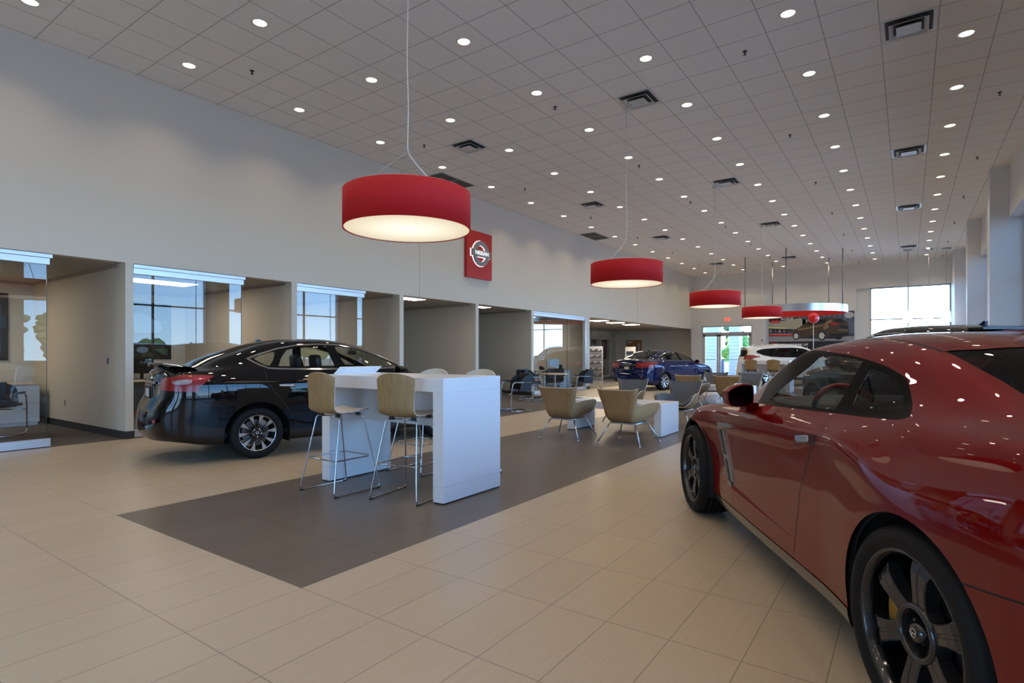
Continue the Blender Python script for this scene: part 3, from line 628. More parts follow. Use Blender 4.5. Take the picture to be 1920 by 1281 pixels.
# ================================================================== saloons (black one, blue one)
def saloon(name, loc, rz, label, kx, ky, kz, pnt, kind, spoiler, extra):
    root = empty(name, loc, rz, label, 'car')
    b = [
     ([3.48,3.52,3.54,3.55,3.56,3.55,3.52,3.47,3.42,3.38,3.35,3.33,3.31,3.30], [0]*14, [.2,.2,.21,.3,.42,.55,.66,.74,.79,.81,.82,.825,.83,.83]),
     S(3.50, [0,.32,.38,.42,.43,.43,.42,.39,.35,.30,.24,.18,.1,0], [.2,.2,.21,.3,.42,.55,.66,.74,.79,.81,.82,.825,.83,.83]),
     S(3.32, [0,.62,.70,.75,.77,.77,.76,.71,.64,.55,.43,.31,.16,0], [.2,.2,.21,.3,.42,.56,.68,.77,.82,.84,.85,.86,.865,.87]),
     S(3.00, [0,.72,.80,.84,.85,.86,.855,.82,.74,.63,.48,.34,.17,0], [.2,.2,.21,.3,.44,.6,.74,.845,.89,.905,.915,.925,.93,.93]),
     S(2.70, [0,.74,.82,.855,.868,.875,.870,.84,.765,.65,.5,.35,.18,0], [.2,.2,.21,.3,.45,.62,.77,.88,.93,.945,.955,.965,.97,.97]),
     S(2.30, [0,.76,.845,.86,.868,.880,.880,.855,.785,.69,.58,.42,.21,0], [.19,.19,.21,.3,.45,.62,.79,.915,1.00,1.015,1.03,1.045,1.055,1.06]),
     S(2.10, [0,.76,.848,.862,.870,.882,.884,.862,.79,.725,.66,.46,.23,0], [.19,.19,.21,.3,.45,.62,.80,.925,1.035,1.085,1.125,1.15,1.165,1.17]),
     S(1.80, [0,.76,.85,.864,.872,.884,.888,.868,.80,.725,.642,.46,.23,0], [.19,.19,.21,.3,.45,.62,.80,.93,1.05,1.155,1.255,1.285,1.302,1.308]),
     S(1.40, [0,.76,.85,.864,.872,.886,.892,.874,.805,.715,.608,.48,.25,0], [.19,.19,.21,.3,.45,.62,.80,.935,1.062,1.23,1.388,1.43,1.458,1.465]),
     S(.95, [0,.76,.85,.865,.874,.888,.895,.878,.807,.71,.60,.495,.26,0], [.19,.19,.21,.3,.45,.62,.80,.938,1.070,1.25,1.430,1.480,1.505,1.512]),
     S(.50, [0,.76,.85,.866,.876,.890,.898,.882,.803,.70,.592,.495,.26,0], [.19,.19,.21,.3,.45,.62,.80,.94,1.078,1.25,1.415,1.470,1.497,1.503]),
     S(.18, [0,.76,.85,.868,.880,.893,.900,.885,.79,.685,.585,.495,.26,0], [.19,.19,.21,.3,.45,.62,.80,.945,1.090,1.24,1.370,1.425,1.450,1.457]),
     S(-.10, [0,.75,.845,.866,.880,.893,.900,.886,.79,.68,.585,.50,.26,0], [.19,.19,.21,.3,.45,.63,.80,.95,1.095,1.19,1.300,1.338,1.362,1.370]),
     S(-.40, [0,.74,.835,.858,.872,.886,.892,.878,.785,.68,.60,.51,.27,0], [.2,.2,.22,.3,.45,.63,.80,.955,1.090,1.13,1.185,1.225,1.252,1.26]),
     S(-.62, [0,.72,.815,.838,.852,.866,.870,.856,.77,.67,.60,.51,.27,0], [.22,.22,.24,.31,.46,.64,.80,.955,1.085,1.105,1.118,1.135,1.155,1.162]),
     S(-.82, [0,.68,.77,.80,.812,.822,.822,.806,.735,.65,.58,.50,.26,0], [.26,.26,.28,.34,.47,.64,.80,.955,1.08,1.10,1.11,1.12,1.135,1.14]),
     ([-1.0,-1.0,-1.0,-1.02,-1.03,-1.02,-.96,-.94,-.92,-.91,-.91,-.90,-.90,-.90], [0,.52,.58,.62,.64,.65,.66,.66,.61,.55,.49,.42,.22,0], [.28,.28,.30,.36,.48,.64,.79,.95,1.06,1.085,1.10,1.115,1.13,1.135]),
     ([-1.05,-1.06,-1.07,-1.10,-1.11,-1.09,-1.01,-.99,-.96,-.95,-.94,-.93,-.93,-.93], [0,.28,.31,.33,.34,.35,.36,.36,.33,.30,.27,.23,.12,0], [.28,.28,.30,.36,.48,.62,.79,.95,1.06,1.085,1.10,1.115,1.13,1.135]),
     ([-1.06,-1.07,-1.08,-1.115,-1.125,-1.10,-1.02,-1.0,-.97,-.96,-.95,-.94,-.94,-.93], [0]*14, [.28,.28,.30,.36,.48,.62,.79,.95,1.06,1.085,1.10,1.115,1.13,1.135]),
    ]
    def sx(x): return ([a*kx for a in x] if not np.isscalar(x) else x*kx)
    st = [(sx(x), [v*ky for v in ys], [v*kz for v in zs]) for x, ys, zs in b]
    q = lambda pts: [(x*kx, z*kz) for x, z in pts]; t2 = lambda pts: [(x*kx, y*ky) for x, y in pts]
    dlo = q([(2.16,1.095),(1.6,1.078),(1.0,1.082),(.60,1.088),(.30,1.095),(.14,1.108),(.03,1.160),(-.09,1.238),(.0,1.275),(.12,1.315),(.30,1.372),(.55,1.418),(.85,1.437),(1.15,1.430),(1.35,1.405),(1.60,1.335),(1.84,1.245),(2.05,1.145)])
    c = np.array(dlo).mean(0)
    fgl = q([(2.02,1.115),(1.6,1.105),(1.20,1.105),(1.12,1.26),(1.085,1.395),(1.15,1.402),(1.30,1.388),(1.60,1.302),(1.84,1.205)])
    rgl = q([(1.03,1.105),(.60,1.108),(.27,1.118),(.33,1.24),(.42,1.345),(.60,1.390),(.85,1.405),(.955,1.400),(.985,1.26)])
    qgl = q([(.17,1.140),(.10,1.165),(.00,1.235),(.08,1.275),(.22,1.315),(.28,1.325),(.23,1.22)])
    wsp = t2([(2.38,-.3),(2.38,0),(2.35,.25),(2.24,.5),(2.16,.60),(1.80,.585),(1.42,.535),(1.36,.4),(1.33,0),(1.33,-.3)])
    rwp = t2([(.235,-.3),(.235,0),(.23,.3),(.20,.475),(-.10,.515),(-.40,.54),(-.58,.55),(-.62,.42),(-.64,.2),(-.645,0),(-.645,-.3)])
    inner = lambda V: sdpoly(V[:,[0,2]], dlo)+.018
    feats = [
     ('wheel_cut', arch(0,.32*kz,.385*kz), None, 'cut'), ('wheel_cut2', arch(2.70*kx,.32*kz,.385*kz), None, 'cut'),
     ('front_door_window', side(fgl), G_clear, 'pair', -.003), ('rear_door_window', side(rgl), G_clear, 'pair', -.003), ('quarter_window', side(qgl), G_clear, 'pair', -.003),
     ('window_surround', lambda V: np.maximum(inner(V), .4-V[:,1]), M_pillar, 'pair', .000), ('window_trim', side(dlo), M_chrome, 'pair', .003),
     ('windscreen', top(wsp, 1.0*kz), G_clear, 'mid', -.002), ('rear_window', top(rwp, 1.1*kz), G_tint if kind == 'altima' else glass('grey_car_glass', (.30,.31,.31), 1.0, .12), 'mid', -.002),
    ]+extra(q, t2, kx, ky, kz)+[
     ('seam1', lside(q([(.10,1.09),(.10,.97),(.19,.82),(.37,.59),(.45,.42),(.60,.335)])), M_seam, 'slot'),
     ('seam2', lside(q([(1.06,1.08),(1.04,.6),(1.10,.335)])), M_seam, 'slot'), ('seam3', lside(q([(2.16,1.09),(2.20,.7),(2.16,.335)])), M_seam, 'slot'),
     ('seam4', lside(q([(.60,.332),(2.16,.332)])), M_seam, 'slot'),
     ('seam5', Line(lambda V: np.hypot(V[:,0]+.07*kx, V[:,2]-.915*kz)-.085, lambda V: .4-V[:,1], .003), M_seam, 'slot'),
     ('seam6', ltop(t2([(.24,.50),(1.38,.555)]), .004, 1.35*kz), M_seam, 'slot'),
     ('seam7', ltop(t2([(2.3,.70),(2.8,.66),(3.2,.56)]), .003, .7), M_seam, 'slot'),
     ('seam8', lside(q([(-.38,.66),(-.62,.74),(-.70,.85)])), M_seam, 'slot'),
    ]
    P = car_body(root, st, feats, pnt, M_seam, .036, .030, smooth=4); sk = P['skin']
    for s in (1,-1):
        for xh in (.34, 1.28):
            y, n = surf_y(sk, xh*kx, .895*kz); m = MB()
            m.tube([(xh*kx-.11, s*(y+.004), .90*kz), (xh*kx-.09, s*(y+.032), .90*kz), (xh*kx+.05, s*(y+.036), .895*kz), (xh*kx+.10, s*(y+.026), .89*kz), (xh*kx+.12, s*(y+.004), .89*kz)], .014, 8, 0, rs=[.010,.015,.017,.013,.008])
            m.build('door_handle', M_chrome, root)
        # mirrors
        m = MB(); secs = []
        for dx, k in ((0,.9),(0,1.),(.05,1.05),(.11,.9),(.15,.5),(.155,.1)):
            secs.append([(1.88*kx+dx, s*(.965*ky+a*k*.85), 1.06*kz+b_*k*.85) for a,b_ in ((.10,.03),(.09,-.05),(.04,-.07),(-.07,-.065),(-.09,-.03),(-.09,.05),(-.05,.075),(.05,.07),(.10,.03))])
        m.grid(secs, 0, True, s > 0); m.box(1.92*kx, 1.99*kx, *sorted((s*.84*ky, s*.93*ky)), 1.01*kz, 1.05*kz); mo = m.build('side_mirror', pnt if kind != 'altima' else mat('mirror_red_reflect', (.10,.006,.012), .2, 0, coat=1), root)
        y0 = s*.965*ky; m = MB(); m.add([(1.88*kx-.002, y0+s*a*.75, 1.06*kz+b_*.75) for a,b_ in ((.10,.03),(.09,-.05),(.04,-.07),(-.07,-.065),(-.09,-.03),(-.09,.05),(-.05,.075),(.05,.07))], [list(range(8)) if s < 0 else list(range(8))[::-1]]); m.build('mirror_glass', mat('mirror_dark', (.02,.02,.022), .03, 1.0), mo)
    place_wheels(root, kind, 0, 2.70*kx, .845*ky, .318*kz if kind == 'sentra' else .335, (0,.3,.7,.2)); wheel_wells(root, (0, 2.70*kx), .32*kz, .41*kz, .40, .84*ky)
    cream = M_leather
    for yy in (.38,-.38):
        car_seat(root, 1.22*kx, yy*ky, .42, 1.0, 'front_seat', M_leather)
    m = MB(); P1 = []
    for px, pz in ((.55,.42),(.50,.50),(.05,.48),(-.08,.52),(-.20,.80),(-.28,1.02),(-.36,1.03),(-.40,.8)): P1.append([(px*kx, yy*ky, pz) for yy in (-.64,-.4,0,.4,.64)])
    m.grid(P1, 0, True); rs = m.build('rear_seat', M_leather, root)
    for yy in (.38,-.38):
        m = MB(); bm = bmesh.new(); bmesh.ops.create_cube(bm, size=1); bmesh.ops.bevel(bm, geom=bm.edges[:], offset=.25, segments=4, affect='EDGES'); bm.verts.index_update()
        m.add([(-.30*kx+v.co.x*.1, yy*ky+v.co.y*.25, 1.12+v.co.z*.16) for v in bm.verts], [[v.index for v in f.verts] for f in bm.faces], 0, True); bm.free(); m.build('headrest', M_leather, rs)
    dashboard(root, 1.72*kx, 2.32*kx, 1.0*kz, .70*ky); steering_wheel(root, (1.60*kx,.36*ky,.95*kz), .18, R(24)); cabin_floor(root, -.4, 2.3*kx, .72*ky, .33)
    m = MB(); m.box(1.63*kx,1.655*kx,-.12,.12,1.285*kz,1.35*kz,0,.01); m.tube([(1.65*kx,0,1.33*kz),(1.60*kx,0,1.40*kz)], .008, 6); m.build('rear_view_mirror', M_blackp, root)
    # roof antenna, plate, badge, reflectors
    m = MB(); m.grid([[(.33*kx-.08,0,1.475*kz),(.33*kx-.08,0,1.475*kz)],[(.33*kx-.03,.035,1.475*kz),(.33*kx-.03,-.035,1.475*kz)]]); m.prism([(-.08,-.02),(.06,-.01),(-.01,.014),(-.05,.026),(-.08,.024)], (.31*kx,.02,1.470*kz), (1,0,0), (0,0,1), (0,-.04,0)); m.build('roof_antenna', M_blackg, root)
    xr = lambda z: -(1.005 if z > .8 else 1.12)*kx
    m = MB(); m.box(-1.028*kx, -.995*kx, -.26, .26, .735*kz, .93*kz, 0, .012); pr = m.build('plate_recess', M_blackg, root)
    m = MB(); m.box(-1.036*kx, -1.030*kx, -.155, .155, .755*kz, .905*kz, 0, .003); m.build('number_plate', M_blackp, pr)
    m = MB(); m.box(-1.039*kx, -1.036*kx, -.10, .10, .775*kz, .875*kz, 0); m.build('plate_insert', mat('plate_paper', (.62,.60,.56), .6), pr)
    m = MB(); emblem(m, (-.995*kx,0,1.005*kz), (0,-1,0), (0,0,1), .052); m.build('badge', M_chrome, root)
    m = MB(); m.box(-1.02*kx,-1.0*kx,-.34,.34,.935*kz,.962*kz,0,.006); m.build('boot_garnish', M_chrome, root)
    for s in (1,-1):
        m = MB(); m.obox((-1.045*kx, s*.58*ky, .52*kz), (.01,s*.006,0), (-.03,s*.075,0), (0,0,.018)); m.build('reflector', M_lampred, root)
    if spoiler:
        m = MB(); P1 = []
        for k in range(25):
            y = -.70+1.40*k/24; e = 1-abs(y/.70)**6; dz = .05*e; dx = .06*(y/.70)**2
            P1.append([(-.66+dx*.6, y, 1.125), (-.80+dx, y, 1.145+dz*.5), (-.94+dx, y, 1.15+dz*.7), (-.985+dx, y, 1.150+dz*.7), (-.99+dx, y, 1.130+dz*.7), (-.94+dx, y, 1.125+dz*.6), (-.88+dx, y, 1.10)])
        m.grid(P1, 0, True); m.build('boot_spoiler', pnt, root)
    return root, P
def sentra_extra(q, t2, kx, ky, kz):
    tail = [(-.48,1.035),(-.62,1.052),(-.80,1.052),(-.95,1.015),(-1.3,.985),(-1.3,.865),(-.97,.872),(-.66,.850),(-.655,.90),(-.58,.965)]
    clr = [(-.70,.985),(-.78,1.0),(-.87,.985),(-.91,.96),(-.86,.937),(-.76,.945)]
    red2 = [(-.50,1.03),(-.62,1.035),(-.75,1.01),(-.76,.985),(-.66,.985)]
    return [('lamp_lens', lambda V: np.maximum(sdpoly(V[:,[0,2]], q(clr)), .60*ky-V[:,1]), M_lampclr, 'pair', .004),
            ('lamp_stripe', lambda V: np.maximum(sdpoly(V[:,[0,2]], q(red2)), .60*ky-V[:,1]), mat('lamp_pink', (.42,.03,.05), .12, 0, coat=1), 'pair', .004),
            ('tail_lamp', lambda V: np.maximum(sdpoly(V[:,[0,2]], q(tail)), .50*ky-V[:,1]), M_lampred, 'pair', .004),
            ('head_lamp', lambda V: np.maximum(sdpoly(V[:,[0,2]], q([(3.6,.64),(3.5,.74),(3.1,.83),(2.9,.87),(3.1,.76),(3.4,.64)])), .45-V[:,1]), M_lampclr, 'pair', .003)]
def altima_extra(q, t2, kx, ky, kz):
    tail = [(-.40,1.01),(-.62,1.045),(-.85,1.04),(-1.3,1.02),(-1.3,.84),(-.92,.845),(-.70,.84),(-.66,.90)]
    clr = [(-.70,.985),(-1.3,.975),(-1.3,.93),(-.74,.935)]
    return [('lamp_lens', lambda V: np.maximum(sdpoly(V[:,[0,2]], q(clr)), np.maximum(.47*ky-V[:,1], V[:,0]+.62)), mat('lamp_pink', (.42,.03,.05), .12, 0, coat=1), 'pair', .004),
            ('tail_lamp', lambda V: np.maximum(sdpoly(V[:,[0,2]], q(tail)), .36*ky-V[:,1]), M_lampred, 'pair', .004),
            ('head_lamp', lambda V: np.maximum(sdpoly(V[:,[0,2]], q([(3.6,.64),(3.5,.76),(3.1,.86),(2.8,.91),(3.1,.78),(3.4,.64)])), .40-V[:,1]), M_lampclr, 'pair', .003)]

# ================================================================== crossovers (white one, dark green one)
def crossover(name, loc, rz, label, pnt, kind, white):
    root = empty(name, loc, rz, label, 'car')
    st = [
     ([3.50,3.54,3.57,3.59,3.60,3.60,3.58,3.55,3.50,3.46,3.43,3.41,3.40,3.39], [0]*14, [.24,.24,.26,.38,.52,.68,.8,.88,.93,.955,.965,.97,.975,.975]),
     S(3.54, [0,.34,.40,.44,.45,.45,.44,.41,.37,.32,.26,.2,.1,0], [.24,.24,.26,.38,.52,.68,.8,.88,.93,.955,.965,.97,.975,.975]),
     S(3.34, [0,.62,.72,.78,.80,.80,.79,.74,.67,.58,.46,.33,.17,0], [.24,.24,.26,.38,.54,.7,.82,.91,.955,.975,.985,.995,1.0,1.0]),
     S(3.00, [0,.72,.83,.88,.90,.90,.895,.86,.78,.67,.52,.37,.18,0], [.24,.24,.26,.38,.55,.72,.87,.965,1.01,1.025,1.035,1.045,1.05,1.05]),
     S(2.70, [0,.74,.85,.90,.92,.92,.915,.885,.80,.69,.54,.38,.19,0], [.24,.24,.26,.37,.55,.73,.89,.99,1.045,1.06,1.07,1.085,1.09,1.09]),
     S(2.30, [0,.76,.86,.895,.905,.912,.912,.89,.815,.72,.60,.44,.22,0], [.24,.24,.26,.36,.55,.72,.90,1.02,1.10,1.125,1.14,1.16,1.17,1.175]),
     S(2.10, [0,.76,.865,.893,.902,.912,.914,.894,.82,.75,.69,.48,.24,0], [.24,.24,.26,.36,.55,.72,.90,1.03,1.125,1.20,1.26,1.28,1.30,1.305]),
     S(1.80, [0,.76,.87,.893,.902,.912,.916,.898,.825,.755,.68,.50,.25,0], [.24,.24,.26,.36,.55,.72,.90,1.035,1.14,1.29,1.42,1.455,1.47,1.475]),
     S(1.45, [0,.76,.87,.893,.902,.912,.917,.900,.828,.75,.66,.53,.27,0], [.24,.24,.26,.36,.55,.72,.90,1.04,1.15,1.36,1.565,1.61,1.64,1.645]),
     S(1.00, [0,.76,.87,.893,.902,.912,.918,.902,.83,.748,.66,.575,.30,0], [.24,.24,.26,.36,.55,.72,.90,1.04,1.155,1.385,1.615,1.675,1.705,1.71]),
     S(.50, [0,.76,.87,.895,.905,.915,.920,.904,.828,.745,.658,.575,.30,0], [.24,.24,.26,.36,.55,.72,.90,1.045,1.16,1.385,1.62,1.68,1.705,1.71]),
     S(0.0, [0,.76,.87,.90,.915,.920,.922,.905,.825,.738,.652,.57,.30,0], [.24,.24,.26,.37,.55,.73,.90,1.05,1.17,1.37,1.60,1.655,1.685,1.69]),
     S(-.40, [0,.75,.86,.89,.902,.910,.910,.895,.81,.72,.635,.56,.29,0], [.25,.25,.27,.38,.55,.73,.90,1.05,1.175,1.36,1.56,1.625,1.65,1.655]),
     S(-.66, [0,.70,.81,.85,.865,.872,.872,.855,.775,.69,.605,.53,.28,0], [.28,.28,.30,.40,.56,.73,.90,1.05,1.18,1.35,1.52,1.59,1.615,1.62]),
     ([-.86,-.86,-.86,-.86,-.87,-.86,-.84,-.82,-.80,-.77,-.78,-.80,-.82,-.83], [0,.60,.70,.74,.76,.765,.765,.75,.69,.62,.55,.49,.26,0], [.3,.3,.32,.42,.56,.73,.90,1.05,1.18,1.34,1.48,1.55,1.585,1.59]),
     ([-.95,-.96,-.97,-.98,-.99,-.97,-.93,-.90,-.87,-.80,-.76,-.79,-.82,-.84], [0,.38,.43,.46,.47,.475,.475,.47,.44,.40,.36,.32,.17,0], [.3,.3,.32,.42,.56,.73,.90,1.05,1.18,1.34,1.48,1.545,1.575,1.58]),
     ([-.96,-.97,-.98,-1.0,-1.01,-.99,-.94,-.91,-.88,-.81,-.76,-.79,-.82,-.84], [0]*14, [.3,.3,.32,.42,.56,.73,.90,1.05,1.18,1.34,1.48,1.545,1.575,1.58])]
    if white: dlo = [(2.12,1.17),(1.2,1.165),(.5,1.175),(.10,1.19),(-.22,1.26),(-.50,1.395),(-.40,1.47),(-.20,1.52),(.3,1.565),(1.0,1.575),(1.38,1.54),(1.8,1.385)]
    else: dlo = [(2.12,1.17),(1.2,1.165),(.5,1.18),(.10,1.23),(-.10,1.33),(-.30,1.45),(-.12,1.50),(.22,1.57),(.48,1.605),(1.0,1.61),(1.35,1.585),(1.55,1.525),(1.8,1.40)]
    G = G_dark if white else G_tint
    fgl = [(2.0,1.20),(1.2,1.20),(1.13,1.35),(1.10,1.545),(1.28,1.525),(1.52,1.45),(1.8,1.33)]
    rgl = [(1.04,1.20),(.5,1.21),(.18,1.225),(.16,1.38),(.20,1.52),(.5,1.545),(1.01,1.55),(1.02,1.35)]
    qgl = [(.08,1.235),(-.18,1.30),(-.36,1.395),(-.28,1.45),(-.10,1.50),(.10,1.52),(.06,1.36)]
    wsp = [(2.46,-.3),(2.46,0),(2.40,.3),(2.26,.55),(2.15,.63),(1.8,.615),(1.46,.585),(1.42,.4),(1.40,0),(1.40,-.3)]
    feats = [('wheel_cut', arch(0,.36,.43), None, 'cut'), ('wheel_cut2', arch(2.70,.36,.43), None, 'cut'),
     ('front_door_window', side(fgl), G_clear if not white else G_dark, 'pair', -.003), ('rear_door_window', side(rgl), G, 'pair', -.003), ('quarter_window', side(qgl), G, 'pair', -.003),
     ('window_surround', lambda V: np.maximum(sdpoly(V[:,[0,2]], dlo)+.018, .4-V[:,1]), M_pillar, 'pair'), ('window_trim', side(dlo), M_chrome if not white else M_blackg, 'pair', .003),
     ('windscreen', top(wsp, 1.1), G_clear, 'mid', -.002),
     ('rear_window', rearp([(-.5,1.20),(0,1.20),(.56,1.21),(.52,1.46),(0,1.50),(-.5,1.5)], -.70), G_dark, 'mid', -.002),
     ('high_lamp', rearp([(-.3,1.555),(.3,1.555),(.3,1.59),(-.3,1.59)], -.7), M_lampred, 'mid', .006),
     ('wheel_cladding', lambda V: np.maximum(np.minimum(np.hypot(V[:,0],V[:,2]-.36)-.48, np.minimum(np.hypot(V[:,0]-2.7,V[:,2]-.36)-.48, V[:,2]-.36)), .35-V[:,1]), M_blackp, 'pair', .004),
     ('tail_lamp', lambda V: np.maximum(sdpoly(V[:,[0,2]], [(-.34,1.20),(-.62,1.275),(-1.2,1.26),(-1.2,1.08),(-.70,1.08),(-.60,1.14)]), .40-V[:,1]), M_lampred, 'pair', .004),
     ('head_lamp', lambda V: np.maximum(sdpoly(V[:,[0,2]], [(3.6,.80),(3.4,.90),(2.85,1.0),(2.75,1.02),(3.0,.90),(3.5,.76)]), .4-V[:,1]), M_lampclr, 'pair', .003),
     ('seam1', lside([(.12,1.18),(.16,1.0),(.42,.62),(.50,.37)]), M_seam, 'slot'), ('seam2', lside([(1.10,1.16),(1.06,.6),(1.10,.37)]), M_seam, 'slot'), ('seam3', lside([(2.12,1.16),(2.18,.8),(2.14,.37)]), M_seam, 'slot')]
    P = car_body(root, st, feats, pnt, M_seam, .07, .055); sk = P['skin']
    for s in (1,-1):
        for xh in (.30, 1.28):
            y, n = surf_y(sk, xh, .99); m = MB(); m.tube([(xh-.11, s*(y+.004), .99), (xh-.09, s*(y+.03), .99), (xh+.07, s*(y+.03), .985), (xh+.11, s*(y+.004), .985)], .016, 8); m.build('door_handle', M_chrome if not white else pnt, root)
        m = MB(); secs = []
        for dx, k in ((0,.9),(0,1.),(.05,1.05),(.12,.9),(.17,.5),(.175,.1)): secs.append([(1.72+dx, s*(1.0+a*k), 1.16+b*k) for a,b in ((.11,.03),(.10,-.06),(.04,-.08),(-.08,-.075),(-.10,-.03),(-.10,.06),(-.05,.085),(.05,.08),(.11,.03))])
        m.grid(secs, 0, True, s > 0); m.box(1.76, 1.83, *sorted((s*.84, s*.93)), 1.08, 1.12); m.build('side_mirror', pnt if white else mat('mirror_smoked', (.012,.008,.008), .2, 0, coat=1), root)
        m = MB(); pts = [(1.35,s*.60,1.66+.0),(1.25,s*.60,1.70),(.4,s*.60,1.725),(-.35,s*.585,1.685),(-.5,s*.58,1.64)]
        if white: m.tube(pts, .016, 6); m.build('roof_rail', M_satin, root)
    place_wheels(root, 'suv', 0, 2.70, .875, .365, (0,.4,.9,.2)); wheel_wells(root, (0,2.70), .36, .45, .45, .87)
    for yy in (.40,-.40): car_seat(root, 1.18, yy, .52, 1.0, 'front_seat')
    dashboard(root, 1.78, 2.34, 1.08, .72); steering_wheel(root, (1.60,.38,1.05), .18, R(24)); cabin_floor(root, -.5, 2.3, .72, .4)
    m = MB(); m.prism([(-.10,0),(.09,0),(-.03,.028),(-.08,.06),(-.11,.055)], (-.06,.02,1.67), (1,0,0), (0,0,1), (0,-.04,0)); m.build('roof_antenna', P_blue if not white else M_blackp, root)
    if white:
        m = MB(); m.tube([(-.45,0,1.635),(-.72,.0,1.86)], .006, 6); m.build('aerial_whip', M_blackp, root)
    else:
        m = MB(); m.box(-.84,-.60,-.55,.55,1.585,1.62,0,.012); m.build('roof_spoiler', pnt, root)
    m = MB(); m.box(-.985,-.955,-.155,.155,.80,.95,0,.003); m.build('number_plate', mat('plate_paper', (.62,.60,.56), .6), root)
    return root, P
# ------------------------------------------------------------------ the room
ZC, ZO = 5.59, 2.69            # showroom ceiling, office ceiling
WL, WR, XF, XB = 9.76, -1.87, 31.36, -7.0
GX0, GDX, GY0, GDY = 2.551, .6195, 9.067, .6255
def math_(m, op, a, b=None):
    n = N(m, 'ShaderNodeMath', operation=op); L = m.node_tree.links
    for i, v in enumerate((a, b)):
        if v is None: continue
        if isinstance(v, (int, float)): n.inputs[i].default_value = v
        else: L.new(v, n.inputs[i])
    return n.outputs[0]
def line_mask(m, coord, off, pitch, half):
    t = math_(m, 'DIVIDE', math_(m, 'SUBTRACT', coord, off), pitch); f = math_(m, 'FRACT', t)
    d = math_(m, 'MINIMUM', f, math_(m, 'SUBTRACT', 1.0, f)); return math_(m, 'LESS_THAN', d, half/pitch), t
def tile_mat(name, c1, c2, grout, rough):
    m = mat(name, c1, rough); b = m.node_tree.nodes['Principled BSDF']; L = m.node_tree.links
    g = N(m, 'ShaderNodeNewGeometry'); sp = N(m, 'ShaderNodeSeparateXYZ'); L.new(g.outputs['Position'], sp.inputs[0])
    mx, tx = line_mask(m, sp.outputs[0], 1.878, .6098, .0022); my, ty = line_mask(m, sp.outputs[1], 2.737, .3090, .0019)
    msk = math_(m, 'MAXIMUM', mx, my)
    mp = N(m, 'ShaderNodeMapping'); mp.inputs['Scale'].default_value = (1.2, 38, 1); L.new(g.outputs['Position'], mp.inputs[0])
    nz = N(m, 'ShaderNodeTexNoise'); nz.inputs['Scale'].default_value = 2.2; nz.inputs['Detail'].default_value = 5; L.new(mp.outputs[0], nz.inputs[0])
    wn = N(m, 'ShaderNodeTexWhiteNoise', noise_dimensions='2D'); cb = N(m, 'ShaderNodeCombineXYZ')
    L.new(math_(m, 'FLOOR', tx), cb.inputs[0]); L.new(math_(m, 'FLOOR', ty), cb.inputs[1]); L.new(cb.outputs[0], wn.inputs['Vector'])
    f = math_(m, 'ADD', math_(m, 'MULTIPLY', nz.outputs[0], .8), math_(m, 'MULTIPLY', wn.outputs['Value'], .2))
    rp = N(m, 'ShaderNodeValToRGB'); rp.color_ramp.elements[0].position = .28; rp.color_ramp.elements[1].position = .75
    rp.color_ramp.elements[0].color = (*c1,1); rp.color_ramp.elements[1].color = (*c2,1); L.new(f, rp.inputs[0])
    mix = N(m, 'ShaderNodeMix', data_type='RGBA'); L.new(msk, mix.inputs[0]); L.new(rp.outputs[0], mix.inputs[6]); mix.inputs[7].default_value = (*grout,1)
    L.new(mix.outputs[2], b.inputs['Base Color'])
    bp = N(m, 'ShaderNodeBump'); bp.inputs['Strength'].default_value = .08; bp.inputs['Distance'].default_value = .002; L.new(nz.outputs[0], bp.inputs['Height']); L.new(bp.outputs[0], b.inputs['Normal'])
    return m
M_tile = tile_mat('beige_floor_tile', (.41,.335,.235), (.47,.39,.28), (.19,.155,.11), .36)
M_tiled = tile_mat('grey_floor_tile', (.105,.080,.057), (.142,.110,.080), (.05,.04,.032), .36)
def ceil_mat():
    m = mat('ceiling_tile', (.74,.71,.68), .9); b = m.node_tree.nodes['Principled BSDF']; L = m.node_tree.links
    g = N(m, 'ShaderNodeNewGeometry'); sp = N(m, 'ShaderNodeSeparateXYZ'); L.new(g.outputs['Position'], sp.inputs[0])
    mx, tx = line_mask(m, sp.outputs[0], GX0, GDX, .0062); my, ty = line_mask(m, sp.outputs[1], GY0, GDY, .0062)
    msk = math_(m, 'MAXIMUM', mx, my); mix = N(m, 'ShaderNodeMix', data_type='RGBA'); L.new(msk, mix.inputs[0])
    nz = N(m, 'ShaderNodeTexNoise'); nz.inputs['Scale'].default_value = 120; L.new(g.outputs['Position'], nz.inputs[0])
    rp = N(m, 'ShaderNodeValToRGB'); rp.color_ramp.elements[0].color = (.84,.795,.735,1); rp.color_ramp.elements[1].color = (.92,.875,.815,1); L.new(nz.outputs[0], rp.inputs[0])
    L.new(rp.outputs[0], mix.inputs[6]); mix.inputs[7].default_value = (.46,.44,.41,1); L.new(mix.outputs[2], b.inputs['Base Color']); return m
M_ceil = ceil_mat()
# floor, cut into its tile and carpet areas
xs = [XB, 1.878, 9.38, 15.0, 18.9, 23.73, 31.6]; ys = [-2.5, 2.737, 5.197, 6.91, 9.76, 14.7]
m = MB(); vi = {}
for i, x in enumerate(xs):
    for j, y in enumerate(ys): vi[i,j] = len(m.v); m.v.append((x,y,0))
for i in range(len(xs)-1):
    for j in range(len(ys)-1):
        x, y = (xs[i]+xs[i+1])/2, (ys[j]+ys[j+1])/2; k = 0
        if 1.878 < x < 23.73 and 2.737 < y < 5.197: k = 1
        if y > 9.76 or (9.38 < x < 15.0 and y > 6.91): k = 2
        m.f.append([vi[i,j], vi[i+1,j], vi[i+1,j+1], vi[i,j+1]]); m.mi.append(k); m.sm.append(False)
struct(m.build('floor', [M_tile, M_tiled, M_carpet]))
m = MB(); m.box(XB, XF+.2, -2.5, 9.9, ZC, ZC+.12); struct(m.build('ceiling', M_ceil))
